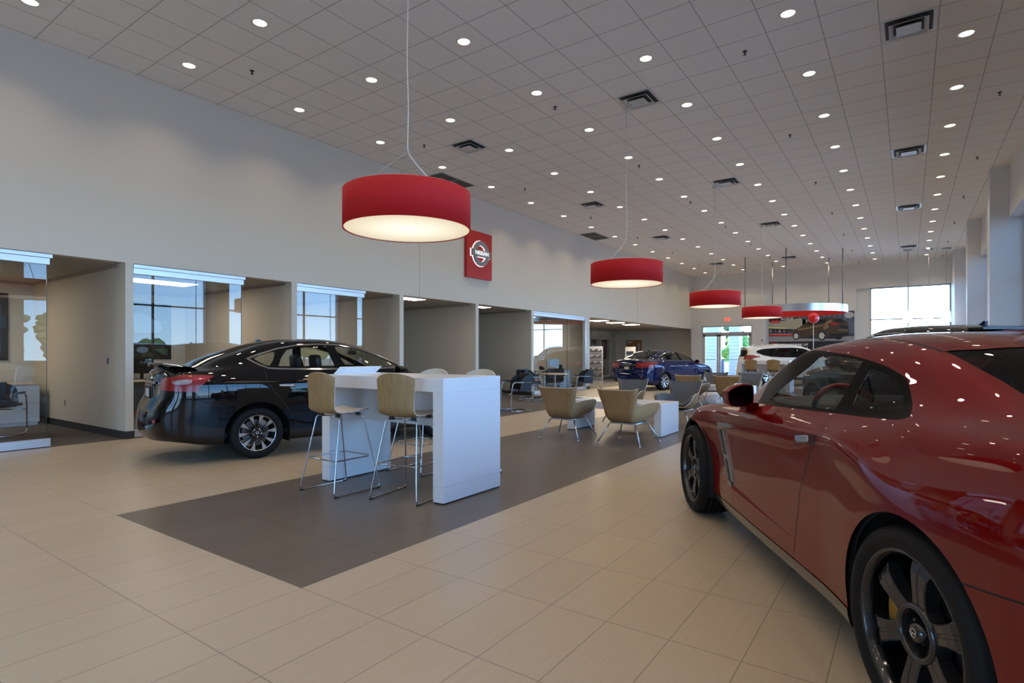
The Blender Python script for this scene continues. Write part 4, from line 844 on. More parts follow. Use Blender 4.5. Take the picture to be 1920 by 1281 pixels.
m = MB(); m.box(XB, XF+.2, 9.915, 14.7, ZO, ZO+.10); struct(m.build('ceiling_office', mat('office_ceiling', (.50,.46,.40), .9)))
m = MB(); m.box(XB, XF, WL, WL+.15, ZO-.0, ZC); 
struct(m.build('wall_left', M_wall))
m = MB()
for x in (9.96, 23.5): m.box(x-.004, x+.004, WL-.003, WL, ZO, ZC)
struct(m.build('trim_joint', mat('joint_grey', (.30,.30,.29), .7)))
# wing walls between the offices; white paint on the end, beige on the faces, dark base all round
PART = [(.80,.91),(3.65,3.76),(6.48,6.60),(9.31,9.44),(12.15,12.28),(14.95,15.09),(18.72,18.94)]
for k, (a, b) in enumerate(PART):
    m = MB(); y1 = 14.0
    v = [(a,WL,.0),(b,WL,.0),(b,y1,.0),(a,y1,.0),(a,WL,ZO),(b,WL,ZO),(b,y1,ZO),(a,y1,ZO)]
    m.add(v, [(0,1,5,4)], 0); m.add(v, [(1,2,6,5),(2,3,7,6),(3,0,4,7),(4,5,6,7)], 1); struct(m.build('wall_partition', [M_wall, M_beige]))
    m = MB(); m.box(a-.010, b+.010, WL-.010, y1, 0, .115); struct(m.build('baseboard_office', M_base))
m = MB(); m.box(XB, 18.94, 14.0, 14.1, 0, ZO); struct(m.build('wall_office_back', M_beige))
m = MB(); m.box(18.94, 27.9, 14.4, 14.55, 0, ZO); struct(m.build('wall_back', M_beige))
m = MB(); m.box(XF, XF+.2, 9.76, 12.76, 0, ZO); m.box(XF, XF+.2, 13.74, 14.7, 0, ZO); m.box(XF, XF+.2, 12.76, 13.74, 2.15, ZO); struct(m.build('wall_far_annex', M_beige))
# far wall with its window opening, and the shallow vestibule round the entrance doors
m = MB(); X0, X1 = XF, XF+.32
m.box(X0, X1, 2.05, 6.61, 0, ZC); m.box(X0, X1, 9.17, 9.91, 0, ZC); m.box(X0, X1, 6.61, 9.17, 2.82, ZC); m.box(X0, X1, -2.5, 2.05, 4.43, ZC); m.box(X0, X1, -2.5, 2.05, 0, .35); m.box(X0, X1, -2.5, -1.53, .35, 4.43)
struct(m.build('wall_far', M_wallf))
XV = 30.95
m = MB(); m.box(XV, XF, 5.98, 6.61, 0, 4.40); m.box(XV, XF, 9.17, 9.76, 0, 4.40); m.box(XV, XF, 6.61, 9.17, 2.82, 4.40)
struct(m.build('wall_vestibule', mat('vestibule_paint', (.66,.665,.65), .6)))
# far window: bright jamb panel, frame and panes
m = MB(); m.box(XF+.16, XF+.3, 1.49, 2.05, .35, 4.43); struct(m.build('trim_jamb', mat('jamb_white', (.80,.82,.82), .5)))
M_mull = mat('mullion_grey', (.17,.18,.19), .4, .4)
def glazing(name, x0, x1, y0, y1, z0, z1, vs, hs, axis, gm, w=.05, d=.10, fm=None):
    """a window: frame with mullions and a pane behind; axis = the wall's running direction"""
    f = MB(); 
    def bar(a0, a1, b0, b1):
        if axis == 'y': f.box((x0+x1)/2-d/2, (x0+x1)/2+d/2, a0, a1, b0, b1)
        else: f.box(a0, a1, (y0+y1)/2-d/2, (y0+y1)/2+d/2, b0, b1)
    A0, A1 = (y0, y1) if axis == 'y' else (x0, x1)
    bar(A0, A0+w, z0, z1); bar(A1-w, A1, z0, z1); bar(A0, A1, z0, z0+w); bar(A0, A1, z1-w, z1)
    for v in vs: bar(v-w/2, v+w/2, z0, z1)
    for h in hs: bar(A0, A1, h-w/2, h+w/2)
    o = struct(f.build(name, fm or M_mull)); g = MB()
    if axis == 'y': x = (x0+x1)/2; g.add([(x,y0,z0),(x,y1,z0),(x,y1,z1),(x,y0,z1)], [(0,1,2,3)])
    else: y = (y0+y1)/2; g.add([(x0,y,z0),(x1,y,z0),(x1,y,z1),(x0,y,z1)], [(0,1,2,3)])
    g.build('pane', gm, o); return o
G_win = glass('window_glass', (.93,.96,.98), 1.0)
G_off = glass('office_glass', (.93,.95,.94), 1.9)
glazing('window_1', XF+.2, XF+.26, -1.53, 1.49, .35, 4.43, [.02], [2.93], 'y', G_win, fm=mat('mullion_far', (.40,.43,.46), .5))
# right wall: piers, deep bulkheads and the tall windows between
FX = [-1.3, 4.8, 10.9, 17.0, 23.1, 29.2]
for k, x in enumerate(FX):
    m = MB(); m.box(x, x+.5 if k < 5 else XF, -2.5, -1.53, 0, ZC); struct(m.build('wall_pier', M_wallw))
for k, x in enumerate([XB-.5]+FX[:-1]):
    a, b = x+.5, FX[k]
    m = MB(); m.box(a, b, -2.5, WR, 4.41, ZC); m.box(a, b, -2.5, -2.05, 0, .14); struct(m.build('wall_right', M_wallw))
    glazing('window_%d' % (k+2), a, b, -2.27, -2.21, .14, 4.41, [a+(b-a)/3, a+2*(b-a)/3], [3.03], 'x', G_win)
# wall behind the viewer, with two windows
m = MB(); m.box(XB-.2, XB, -2.5, 1.2, 0, ZC); m.box(XB-.2, XB, 4.2, 5.2, 0, ZC); m.box(XB-.2, XB, 8.2, 14.7, 0, ZC); 
for a, b in ((1.2,4.2),(5.2,8.2)): m.box(XB-.2, XB, a, b, 3.2, ZC); m.box(XB-.2, XB, a, b, 0, .3)
struct(m.build('wall_near', M_wall))
for k, (a, b) in enumerate(((1.2,4.2),(5.2,8.2))): glazing('window_%d' % (8+k), XB-.13, XB-.07, a, b, .3, 3.2, [(a+b)/2], [1.6], 'y', G_win)

# ------------------------------------------------------------------ office fronts: sliding glass on a silver head track
def office_front(x0, x1, joints, label, full=False):
    root = empty('sliding_glass_front', ((x0+x1)/2, WL+.06, 0), 0, label, 'glass partition', 'glass fronts of the offices')
    def L(m): m.v = [(x-(x0+x1)/2, y-WL-.06, z) for x, y, z in m.v]; return m
    m = MB(); m.box(x0, x1-.03, WL+.02, WL+.10, 2.54, 2.625); m.box(x0, x1, WL+.012, WL+.11, 2.632, 2.682); L(m).build('head_track', M_silver, root)
    m = MB(); m.box(x0, x1-.02, WL+.02, WL+.10, .01, .12); L(m).build('bottom_rail', M_silver, root)
    cuts = [x0]+joints+[x1-.05]
    for a, b in zip(cuts[:-1], cuts[1:]):
        m = MB(); y = WL+.06; m.add([(a+.004,y,.12),(b-.004,y,.12),(b-.004,y,2.54),(a+.004,y,2.54)], [(0,1,2,3)]); g = L(m).build('glass_pane', G_off, root)
        m = MB(); m.box(b-.006, b-.001, WL+.055, WL+.065, .12, 2.54); L(m).build('pane_edge', mat('glass_edge', (.02,.035,.03), .2), g)
    return root
office_front(.95, 2.76, [], 'sliding glass office front at the left edge of the picture')
office_front(3.77, 5.56, [4.72], 'sliding glass office front directly behind the black car boot')
office_front(6.61, 8.31, [7.42], 'sliding glass office front behind the black car roof')
office_front(15.10, 18.69, [15.95, 17.35], 'wide fixed glass office front beside the round sales table')
m = MB(); m.box(18.60, 18.70, WL+.0, WL+.10, 0, 2.68); struct(m.build('trim_post', M_silver))
# inside the offices
for k, (a, b) in enumerate([(.91,3.65),(3.76,6.48),(6.60,9.31),(9.44,12.15),(12.28,14.95),(15.09,18.72)]):
    m = MB(); m.box(a, a+.03, WL+.2, 13.98, ZO-.05, ZO); m.box(b-.03, b, WL+.2, 13.98, ZO-.05, ZO); m.box(a, b, 13.97, 14.0, ZO-.05, ZO); struct(m.build('trim_ceiling', mat('ceiling_trim', (.36,.33,.29), .8)))
M_panel = mat('panel_diffuser', (.9,.9,.88), .5, emit=(1.0,.86,.68), estr=18)
M_panelb = mat('panel_diffuser_bright', (.9,.9,.88), .5, emit=(1.0,.84,.62), estr=70)
def flat_panel(x, y, label, sx=1.2, sy=.6):
    m = MB(); m.box(-sx/2-.02, sx/2+.02, -sy/2-.02, sy/2+.02, -.022, 0); r = m.build('ceiling_panel_light', M_white, None, (x,y,ZO)); tag(r, label, 'ceiling light', 'flat panel lights in the office ceilings')
    m = MB(); m.add([(-sx/2,-sy/2,-.024),(-sx/2,sy/2,-.024),(sx/2,sy/2,-.024),(sx/2,-sy/2,-.024)], [(0,1,2,3)]); m.build('diffuser', M_panel if x < 19 else M_panelb, r)
flat_panel(1.75, 12.9, 'flat panel light in the first office ceiling, above the wooden desk')
flat_panel(4.95, 11.75, 'flat panel light glowing in the office ceiling behind the black car boot')
flat_panel(7.3, 13.0, 'flat panel light in the office ceiling behind the black car roof')
flat_panel(9.95, 10.15, 'flat panel light at the ceiling of the first open sales booth', .85, .4)
flat_panel(12.92, 10.2, 'flat panel light at the ceiling of the second open sales booth', .6, .3)
flat_panel(17.0, 11.6, 'flat panel light in the ceiling behind the wide glass office front')
flat_panel(20.9, 10.35, 'flat panel light over the brochure area, nearest of its row', .6)
flat_panel(22.6, 10.4, 'flat panel light over the brochure area, middle of its row', .6)
flat_panel(24.5, 10.5, 'flat panel light over the brochure area, furthest of its row', .6)
# posters on the office back walls
def poster(x, label, w=1.8):
    m = MB(); m.box(-w/2, w/2, -.03, 0, -.635, .635, 0, .004); r = m.build('framed_poster', mat('poster_black', (.004,.004,.006), .15, coat=.6), None, (x, 14.0, 1.815)); tag(r, label, 'poster', 'car posters on office walls')
    m = MB(); P = [(-.5,-.22),(-.47,-.12),(-.30,-.03),(-.12,.08),(.18,.09),(.36,-.02),(.48,-.06),(.50,-.2),(.42,-.26),(-.44,-.26)]
    m.prism([(a*1.2+.1,b*1.2+.28) for a,b in P], (0,-.031,0), (1,0,0), (0,0,1), (0,-.002,0)); m.prism([(-.86,-.02),(.86,-.02),(.86,.20),(-.86,.20)], (0,-.0312,0), (1,0,0), (0,0,1), (0,-.001,0), 1)
    m.prism([(.30+.12*math.cos(2*PI*k/16), -.42+.07*math.sin(2*PI*k/16)) for k in range(16)], (0,-.031,0), (1,0,0), (0,0,1), (0,-.002,0))
    m.build('printed_picture', [mat('poster_car_blue', (.16,.24,.34), .4), mat('poster_road', (.02,.03,.05), .4)], r)
poster(2.37, 'black framed car poster on the back wall of the first office')
poster(5.26, 'black framed car poster behind the glass beside the black car boot')
poster(8.0, 'black framed car poster in the office behind the black car roof')
poster(17.4, 'black framed car poster behind the wide glass office front')
# switch and socket on the first wing wall
m = MB(); m.box(-.006, 0, -.036, .036, -.058, .058, 0, .003); r = m.build('light_switch', mat('switch_plate', (.42,.40,.37), .4), None, (3.65,10.40,1.19)); tag(r, 'small wall switch plate on the beige wing wall, near its edge', 'light switch')
m = MB(); m.box(-.012,-.006,-.016,.016,-.04,.04); m.build('rocker', M_blackp, r)
m = MB(); m.box(-.006, 0, -.036, .036, -.058, .058, 0, .003); r = m.build('wall_socket', mat('switch_plate', (.42,.40,.37), .4), None, (3.65,12.29,.43)); tag(r, 'low electrical outlet plate on the beige wing wall', 'socket')
m = MB(); 
for dz in (.022,-.022): m.box(-.010,-.006,-.014,.014,dz-.013,dz+.013)
m.build('receptacle', M_blackp, r)
# wooden door in the far annex wall
r = empty('wooden_door', (XF-.0, 13.25, 0), 0, 'brown wooden door with a slim window in the far beige wall', 'door')
m = MB(); m.box(.0,.05,-.46,.46,.01,2.12); m.build('leaf', wood('door_oak', (.30,.115,.03), (.42,.18,.055), (8,8,.6)), r)
m = MB(); m.box(-.01,.001,-.36,-.24,1.15,1.95); m.build('vision_panel', mat('door_glass', (.45,.47,.47), .1), r)
m = MB(); m.box(-.02,.06,-.50,-.46,0,2.16); m.box(-.02,.06,.46,.50,0,2.16); m.box(-.02,.06,-.5,.5,2.12,2.16); m.build('door_frame', mat('frame_grey', (.33,.30,.25), .5), r)
m = MB(); m.tube([(-.005,-.38,1.0),(-.06,-.38,1.0),(-.06,-.27,1.0)], .012, 8); m.build('door_handle', M_satin, r)
m = MB(); m.box(-.06,-.0,.10,.42,1.98,2.06,0,.01); m.build('door_closer', M_satin, r)
# glazed partition of the parts counter, with posters and boxes behind
glazing('window_10', 27.9, XF, 14.37, 14.43, 0, 2.69, [29.2, 30.5], [2.2], 'x', G_off, .09, .1, mat('mullion_cream', (.48,.44,.36), .5))
m = MB(); m.box(27.9, XF+.2, 16.2, 16.3, 0, 3); m.box(27.6, 27.7, 14.4, 16.3, 0, 3); m.box(27.6, XF+.2, 14.4, 16.3, 2.95, 3); m.box(XF+.1, XF+.2, 14.7, 16.3, 0, 3); struct(m.build('wall_parts_room', M_beige))
m = MB(); m.box(27.6, XF+.2, 14.7, 16.3, -.02, 0); struct(m.build('floor_parts_room', M_carpet))
for x, lb in ((28.55,'tall dark poster behind the glazed partition, left one'),(29.95,'tall dark poster behind the glazed partition, right one')):
    m = MB(); m.box(-.52,.52,0,.03,.0,1.15); r = m.build('display_poster', mat('poster_brown', (.06,.03,.025), .5), None, (x, 14.55, 1.03)); tag(r, lb, 'poster', 'posters behind the glazed partition')
    m = MB(); m.prism([(-.1,.1),(.02,.1),(.05,.9),(-.04,.95)], (0,-.001,0), (1,0,0), (0,0,1), (0,-.003,0)); m.prism([(-.45,.6),(-.2,.75),(-.25,.9),(-.42,.85)], (0,-.001,0), (1,0,0), (0,0,1), (0,-.003,0), 1); m.prism([(.15,.5),(.42,.8),(.3,.95),(.12,.8)], (0,-.001,0), (1,0,0), (0,0,1), (0,-.003,0), 1)
    m.build('printed_picture', [mat('poster_pale', (.5,.6,.62), .5), mat('poster_figure', (.30,.12,.10), .5)], r)
for i in range(2):
    m = MB(); m.box(-.29,.29,-.25,.25,0,.50,0,.01); r = m.build('red_box', mat('red_carton', (.55,.025,.012), .5), None, (29.55+.62*i, 15.0, 0)); tag(r, 'red box on the floor behind the glazed partition, '+('left' if i == 0 else 'right')+' one', 'box', 'red boxes behind the partition')
# brochure towers
def tower(x, y, rz, label, kind):
    r = empty('brochure_stand', (x,y,0), rz, label, 'display stand', 'brochure stands by the parts counter')
    m = MB(); m.box(-.03,.03,-.34,.34,0,1.66,0,.005); m.build('panel', M_white if kind else mat('stand_silver', (.55,.56,.62), .35, .3), r)
    m = MB(); m.box(-.16,.16,-.30,.30,0,.025,0,.005); m.build('foot', M_satin, r)
    if kind:
        m = MB(); m.box(-.034,-.030,-.26,.26,.75,1.45); g = m.build('print', mat('print_dark_blue', (.05,.06,.10), .4), r)
        for k in range(4):
            for j in range(2): m = MB(); m.box(-.050,-.034,-.24+.12*k,-.15+.12*k,.60+.40*j,.86+.40*j); m.build('leaflet', mat('leaflets', (.55,.68,.78), .4), r)
    else:
        for j in range(5):
            m = MB(); m.box(-.16,.16,-.33,.25,.25+.28*j,.265+.28*j); s = m.build('shelf', mat('stand_silver', (.55,.56,.62), .35, .3), r)
            m = MB()
            for k in range(6): m.box(-.12,.06,-.30+.09*k,-.235+.09*k,.267+.28*j,.43+.28*j-.04*((k+j)%3))
            m.build('packets', mat('packets_dark', (.10,.02,.02) if j%2 else (.05,.05,.055), .4), s)
tower(22.95, 11.55, R(20), 'silver merchandise stand next to the office corner post', 0)
tower(25.6, 11.0, R(-25), 'white brochure tower with blue leaflets behind the blue car', 1)

# ------------------------------------------------------------------ entrance doors, exit sign, wall mural, red brand sign
r = empty('entrance_doors', (XV+.06, 7.89, 0), 0, 'grey framed double glass entrance doors in the far wall', 'door')
y0, y1 = -1.28, 1.28; yc = .40
M_df = mat('door_frame_metal', (.42,.42,.42), .4, .3)
m = MB(); m.box(-.05,.05,y0,y0+.06,0,2.82); m.box(-.05,.05,y1-.06,y1,0,2.82); m.box(-.05,.05,y0,y1,2.76,2.82); m.box(-.06,.06,y0,y1,2.36,2.48); m.build('frame', M_df, r)
for a, b in ((y0+.06, yc),(yc, y1-.06)):
    m = MB(); m.box(-.025,.025,a+.005,a+.10,.01,2.36); m.box(-.025,.025,b-.10,b-.005,.01,2.36); m.box(-.025,.025,a,b,.01,.22); m.box(-.025,.025,a,b,2.26,2.36); d = m.build('door_leaf', M_df, r)
    m = MB(); m.add([(0,a+.1,.22),(0,b-.1,.22),(0,b-.1,2.26),(0,a+.1,2.26)], [(0,1,2,3)]); m.build('pane', G_win, d)
    m = MB(); m.tube([(-.03,a+.12,1.02),(-.07,a+.12,1.02),(-.07,b-.12,1.02),(-.03,b-.12,1.02)], .014, 8); m.build('push_bar', mat('bar_dark', (.12,.14,.17), .3, .6), d)
m = MB(); m.add([(0,y0+.06,2.48),(0,y1-.06,2.48),(0,y1-.06,2.76),(0,y0+.06,2.76)], [(0,1,2,3)]); m.build('transom_pane', G_win, r)
r = empty('exit_sign', (XV-.03, 7.83, 3.14), 0, 'small glowing red EXIT sign above the entrance doors', 'exit sign')
m = MB(); m.box(0,.03,-.16,.16,-.10,.10,0,.008); m.build('housing', mat('exit_housing', (.75,.42,.38), .4, emit=(1,.25,.18), estr=.55), r)
txt('EXIT', .15, mat('exit_red', (.6,.02,.01), .4, emit=(1,.04,.02), estr=1.2), r, 'lettering', .002, (-.003,0,0), (R(90),0,R(-90)))
m = MB(); m.box(-.02,0,-.05,.05,-.06,.06,0,.005); r = m.build('wall_thermostat', mat('thermostat_grey', (.45,.45,.43), .5), None, (XV, 6.13, 2.0)); tag(r, 'small grey wall device right of the entrance doors', 'thermostat')
m = MB(); m.box(-.022,-.02,-.03,.03,.0,.04); m.build('display', M_blackp, r)
m = MB(); m.box(-.05,.05,-.02,0,-.035,.035,0,.006); r = m.build('wall_sensor', M_white, None, (28.47, WL, 3.67)); tag(r, 'tiny white sensor high on the left wall near the far end', 'sensor')

r = empty('wall_mural', (XF-.0, 5.88, 0), 0, 'large dark wall mural of a brown crossover in a city at night', 'mural')
M_m = {k: mat('mural_'+k, c, .35) for k, c in dict(night=(.06,.07,.10), road=(.30,.31,.33), tower=(.12,.13,.19), haze=(.55,.54,.58), sand=(.42,.40,.31), deep=(.012,.013,.016), brown=(.075,.048,.024), bronze=(.26,.18,.09), win=(.006,.006,.007), tyre=(.008,.008,.008), alloy=(.85,.82,.76), red=(.50,.02,.02), white=(.92,.92,.92), yellow=(.8,.75,.3), glow=(.9,.12,.09)).items()}
MK = list(M_m); 
m = MB(); m.box(-.045, 0, -3.76, 0, .25, 3.37); m.build('panel', M_m['night'], r)
def art(mb, poly, k, lay): mb.prism(poly, (-.045-.0015*lay, 0, 0), (0,-1,0), (0,0,1), (-.0012,0,0), MK.index(k))
def ell(cx, cy, a, b, n=24): return [(cx+a*math.cos(2*PI*i/n), cy+b*math.sin(2*PI*i/n)) for i in range(n)]
m = MB()
art(m, [(0,1.95),(3.76,1.95),(3.76,2.16),(0,2.22)], 'road', 1); art(m, [(0,.25),(3.76,.25),(3.76,1.95),(0,1.95)], 'deep', 1)
art(m, [(0,2.62),(1.5,2.55),(1.9,2.95),(1.45,3.12),(.7,3.0),(0,2.98)], 'sand', 1); art(m, [(0,2.98),(.7,3.0),(1.45,3.12),(1.45,3.33),(0,3.33)], 'deep', 1)
for i in range(7): art(m, [(.86+.09*i,3.16),(.90+.09*i,3.16),(.92+.09*i,3.33),(.86+.09*i,3.33)], 'white' if i % 3 == 0 else 'road', 2)
for i in range(10):
    u = 1.55+.22*i; art(m, [(u,2.7),(u+.15,2.7),(u+.15,3.20+.10*((i*7)%3)),(u,3.20+.10*((i*7)%3))], 'tower', 1)
art(m, ell(3.55,3.18,.20,.15), 'haze', 2); art(m, [(3.42,2.3),(3.76,2.3),(3.76,2.9),(3.5,2.9)], 'tower', 2)
art(m, [(0,2.42),(.9,2.40),(1.1,2.55),(0,2.62)], 'deep', 2)
for i in range(5): art(m, [(.05+.21*i,2.43),(.14+.21*i,2.43),(.14+.21*i,2.55-.02*i),(.05+.21*i,2.57-.02*i)], ['road','tower','haze'][i%3], 3)
art(m, [(0,2.66),(.77,2.60),(.9,2.63),(0,2.71)], 'yellow', 3); art(m, [(0,2.29),(1.1,2.27),(1.1,2.33),(0,2.35)], 'glow', 3); art(m, [(0,2.24),(1.1,2.23),(1.1,2.25),(0,2.265)], 'red', 3)
art(m, [(.09,2.905),(.51,2.895),(.51,3.02),(.09,3.04)], 'red', 3); art(m, [(.15,2.945),(.45,2.94),(.40,2.985),(.18,2.99)], 'glow', 4); art(m, [(.09,1.86),(.4,1.86),(.4,1.90),(.09,1.90)], 'red', 3)
art(m, [(1.25,2.10),(3.3,2.05),(3.2,2.14),(1.3,2.17)], 'deep', 3)
body = [(1.12,2.43),(1.15,2.5),(1.27,2.58),(1.5,2.7),(1.7,2.86),(1.84,2.98),(2.16,3.06),(2.5,3.09),(2.85,3.09),(3.2,3.05),(3.41,2.91),(3.5,2.8),(3.53,2.59),(3.57,2.37),(3.55,2.21),(3.34,2.14),(2.59,2.15),(2.59,2.26),(2.55,2.4),(2.43,2.47),(2.28,2.43),(2.21,2.3),(2.2,2.16),(1.45,2.17),(1.45,2.28),(1.37,2.37),(1.27,2.41),(1.19,2.37)]
art(m, body, 'brown', 4); art(m, [(1.3,2.56),(1.9,2.66),(2.5,2.78),(2.45,2.70),(1.9,2.58),(1.4,2.50)], 'bronze', 5); art(m, [(2.55,2.85),(2.75,2.98),(2.85,2.95),(2.7,2.6),(2.5,2.5),(2.45,2.6)], 'bronze', 5)
art(m, [(1.65,2.72),(1.84,2.95),(2.14,2.99),(2.57,3.0),(2.62,2.94),(2.45,2.83),(2.02,2.78)], 'win', 5); art(m, [(2.9,2.90),(3.05,3.0),(3.2,3.02),(3.40,2.87),(3.2,2.84)], 'win', 5)
art(m, [(2.66,2.74),(2.83,2.86),(3.11,2.81),(3.09,2.75),(2.81,2.71)], 'red', 5); art(m, [(3.18,2.7),(3.48,2.64),(3.48,2.53),(3.18,2.6)], 'win', 5); art(m, [(3.1,2.45),(3.52,2.42),(3.52,2.46),(3.1,2.50)], 'bronze', 5); art(m, [(2.7,2.16),(3.54,2.2),(3.52,2.33),(2.75,2.30)], 'win', 5)
for cx, cy, a, b, face in ((1.27,2.22,.15,.19,1),(2.40,2.21,.18,.235,1),(1.98,2.16,.10,.09,0),(3.11,2.15,.16,.14,0)):
    art(m, ell(cx, cy, a, b), 'tyre', 6)
    if face:
        for i in range(7):
            w = 2*PI*i/7; c, s_ = math.cos(w), math.sin(w); art(m, [(cx+.02*c-.02*s_*a/.15, cy+.025*s_+.02*c), (cx+a*.7*c-.22*a*s_, cy+b*.7*s_+.22*b*c), (cx+a*.7*c+.16*a*s_, cy+b*.7*s_-.16*b*c), (cx+.02*c+.02*s_, cy+.025*s_-.02*c)], 'alloy', 7)
m.build('printed_picture', [M_m[k] for k in MK], r)
txt('ROGUE', .165, M_m['white'], r, 'lettering', .002, (-.052,-.86,3.085), (R(90),0,R(-90)))
txt('WAKE UP\n?', .155, M_m['white'], r, 'lettering', .002, (-.052,-1.80,1.70), (R(90),0,R(-90)), align='RIGHT', xs=1.15)

r = empty('wall_sign', (12.21, WL, 4.02), 0, 'red square illuminated car emblem sign mounted high on the left wall', 'sign')
m = MB(); m.box(-.55,.55,-.10,0,-.64,.64,0,.006); m.build('panel', mat('sign_red', (.52,.022,.018), .38), r)
M_halo = mat('sign_halo', (1,1,1), .5, emit=(1,.92,.95), estr=1.25); M_sgrey = mat('sign_grey', (.30,.31,.31), .35, .5)
def ring(mb, r0, r1, y0, y1, mi, zc=.04, n=48):
    A = [(r0*math.cos(2*PI*k/n), r0*math.sin(2*PI*k/n)+zc) for k in range(n)]; B = [(r1*math.cos(2*PI*k/n), r1*math.sin(2*PI*k/n)+zc) for k in range(n)]
    v = [(a,y,b) for y in (y0,y1) for P in (A,B) for a,b in P]; f = []
    for k in range(n):
        j = (k+1)%n; f += [(k,j,n+j,n+k), (2*n+k,3*n+k,3*n+j,2*n+j), (n+k,n+j,3*n+j,3*n+k), (k,2*n+k,2*n+j,j)]
    mb.add(v, f, mi)
m = MB(); ring(m, .212, .360, -.118, -.102, 0); m.box(-.425,.425,-.118,-.102,.04-.105,.04+.105); m.build('emblem_glow', M_halo, r)
m = MB(); ring(m, .225, .345, -.165, -.125, 0); m.box(-.41,.41,-.172,-.125,.04-.092,.04+.092,0,.006); m.build('emblem', M_sgrey, r)
txt('NISSAN', .150, mat('sign_white', (.9,.9,.9), .4, emit=(1,1,1), estr=.75), r, 'lettering', .006, (0,-.178,.04), (R(90),0,0), xs=1.18)
# ------------------------------------------------------------------ ceiling fittings
M_lens = mat('downlight_lens', (1,1,1), .5, emit=(1.0,.86,.66), estr=5.5)
M_trim = mat('downlight_trim', (.80,.78,.72), .4)
M_cone = mat('downlight_reflector', (.85,.80,.70), .25, .5)
LX = [2.25+1.8574*k for k in range(-4, 16)]; LY = [8.755-1.8775*k for k in range(6)]
ROW = ['along the left wall','second from the left wall','third from the left wall','third from the window wall','second from the window wall','along the window wall']
m = MB(); m.lathe([(.098,-.004),(.104,-.010),(.086,-.010),(.083,-.004),(.080,-.001)], 20); dl = m.build('downlight', M_trim)
m = MB(); m.disc(.083, -.0035, 20, 0, (0,0), False); m.build('lens', M_lens, dl)
al = bpy.data.lights.new('lamp', 'AREA'); al.shape = 'DISK'; al.size = .16; al.energy = LAMP; al.spread = R(SPREAD); al.color = (1.0,.81,.58)
lo = bpy.data.objects.new('lamp', al); COL.objects.link(lo); lo.parent = dl; lo.location = (0,0,-.006)
tag(dl, 'round recessed downlight', 'downlight', 'downlights in the showroom ceiling'); first = True
def ordinal(n): return ['first','second','third','fourth','fifth','sixth','seventh','eighth','ninth','tenth','eleventh','twelfth','thirteenth','fourteenth','fifteenth','sixteenth','seventeenth','eighteenth','nineteenth','twentieth'][n]
VIS0 = [1,2,3,4,4,5]
for j, y in enumerate(LY):
    n = 0
    for i, x in enumerate(LX):
        if x > 30.8: continue
        o = dl if first else dup(dl, (0,0,0)); first = False; o.location = (x, y, ZC)
        # counted from the nearest one of the row that the picture shows
        k0 = 4+VIS0[j]-1
        if i < k0: lb = 'round recessed downlight overhead behind the viewer, in the row '+ROW[j]
        else: lb = 'round recessed downlight, %s visible in the row %s' % (ordinal(i-k0), ROW[j])
        if i < k0 and j > 3: lb = 'round recessed downlight overhead beside the viewer, in the row '+ROW[j]
        o['label'] = lb
# four-way air diffusers, return grilles and sprinklers
m = MB(); b = .305; 
def sq(mb, r0, z0, r1, z1, mi=0):
    v = [(-r0,-r0,z0),(r0,-r0,z0),(r0,r0,z0),(-r0,r0,z0),(-r1,-r1,z1),(r1,-r1,z1),(r1,r1,z1),(-r1,r1,z1)]; mb.add(v, [(k,(k+1)%4,4+(k+1)%4,4+k) for k in range(4)], mi)
M_vent = mat('vent_white', (.60,.60,.59), .35); M_vdark = mat('vent_dark', (.035,.035,.035), .7)
sq(m, .305,-.004,.265,-.006); sq(m, .265,-.006,.255,-.002)
vent = m.build('air_vent', M_vent)
m = MB(); m.add([(-.255,-.255,-.0025),(.255,-.255,-.0025),(.255,.255,-.0025),(-.255,.255,-.0025)], [(0,3,2,1)]); m.build('backing', M_vdark, vent)
for r0, r1, z0, z1 in ((.215,.165,-.045,-.012),(.135,.085,-.055,-.020)):
    m = MB(); sq(m, r0, z0, r1, z1); sq(m, r0, z0, r0-.004, z0-.003)
    if r0 < .14: m.add([(-r0,-r0,z0-.001),(r0,-r0,z0-.001),(r0,r0,z0-.001),(-r0,r0,z0-.001)], [(0,3,2,1)])
    m.build('louvre', M_vent, vent)
tag(vent, 'x', 'air vent', 'square air vents in the ceiling'); f = True
VX = [9.02, 14.58, 20.09, 27.45]; VY = [0.0, 3.72, 7.43]
for j, y in enumerate(VY):
    for i, x in enumerate(VX):
        o = vent if f else dup(vent, (0,0,0)); f = False; o.location = (x, y if not (i == 3 and j == 1) else 4.33, ZC)
        o['label'] = 'square louvred air vent, %s of the line nearest the %s' % (['nearest','second','third','furthest'][i], ['windows','middle of the ceiling','left wall'][j])
for i, x in enumerate((10.57, 18.51)):
    m = MB(); m.box(-.62,.62,-.31,.31,-.010,-.002); o = m.build('return_grille', mat('grille_frame', (.28,.275,.27), .5), None, (x, 9.33, ZC)); tag(o, 'dark rectangular return air grille beside the left wall, %s one' % ('nearer' if i == 0 else 'further'), 'air grille', 'return grilles along the left wall')
    m = MB()
    for s in (-1,1): m.add([(s*.31-.285,-.285,-.0115),(s*.31+.285,-.285,-.0115),(s*.31+.285,.285,-.0115),(s*.31-.285,.285,-.0115)], [(0,3,2,1)])
    m.build('mesh', mat('grille_dark', (.075,.072,.068), .8), o)
m = MB(); m.lathe([(.032,-.001),(.030,-.008),(.012,-.010),(.010,-.035),(.0,-.036)], 12); m.lathe([(.022,-.048),(.024,-.051),(.0,-.052)], 10); m.tube([(-.012,0,-.03),(-.012,0,-.05)], .004, 5); m.tube([(.012,0,-.03),(.012,0,-.05)], .004, 5)
spk = m.build('sprinkler', mat('sprinkler_dark', (.05,.05,.05), .4, .6)); tag(spk, 'x', 'sprinkler', 'sprinkler heads in the ceiling'); f = True
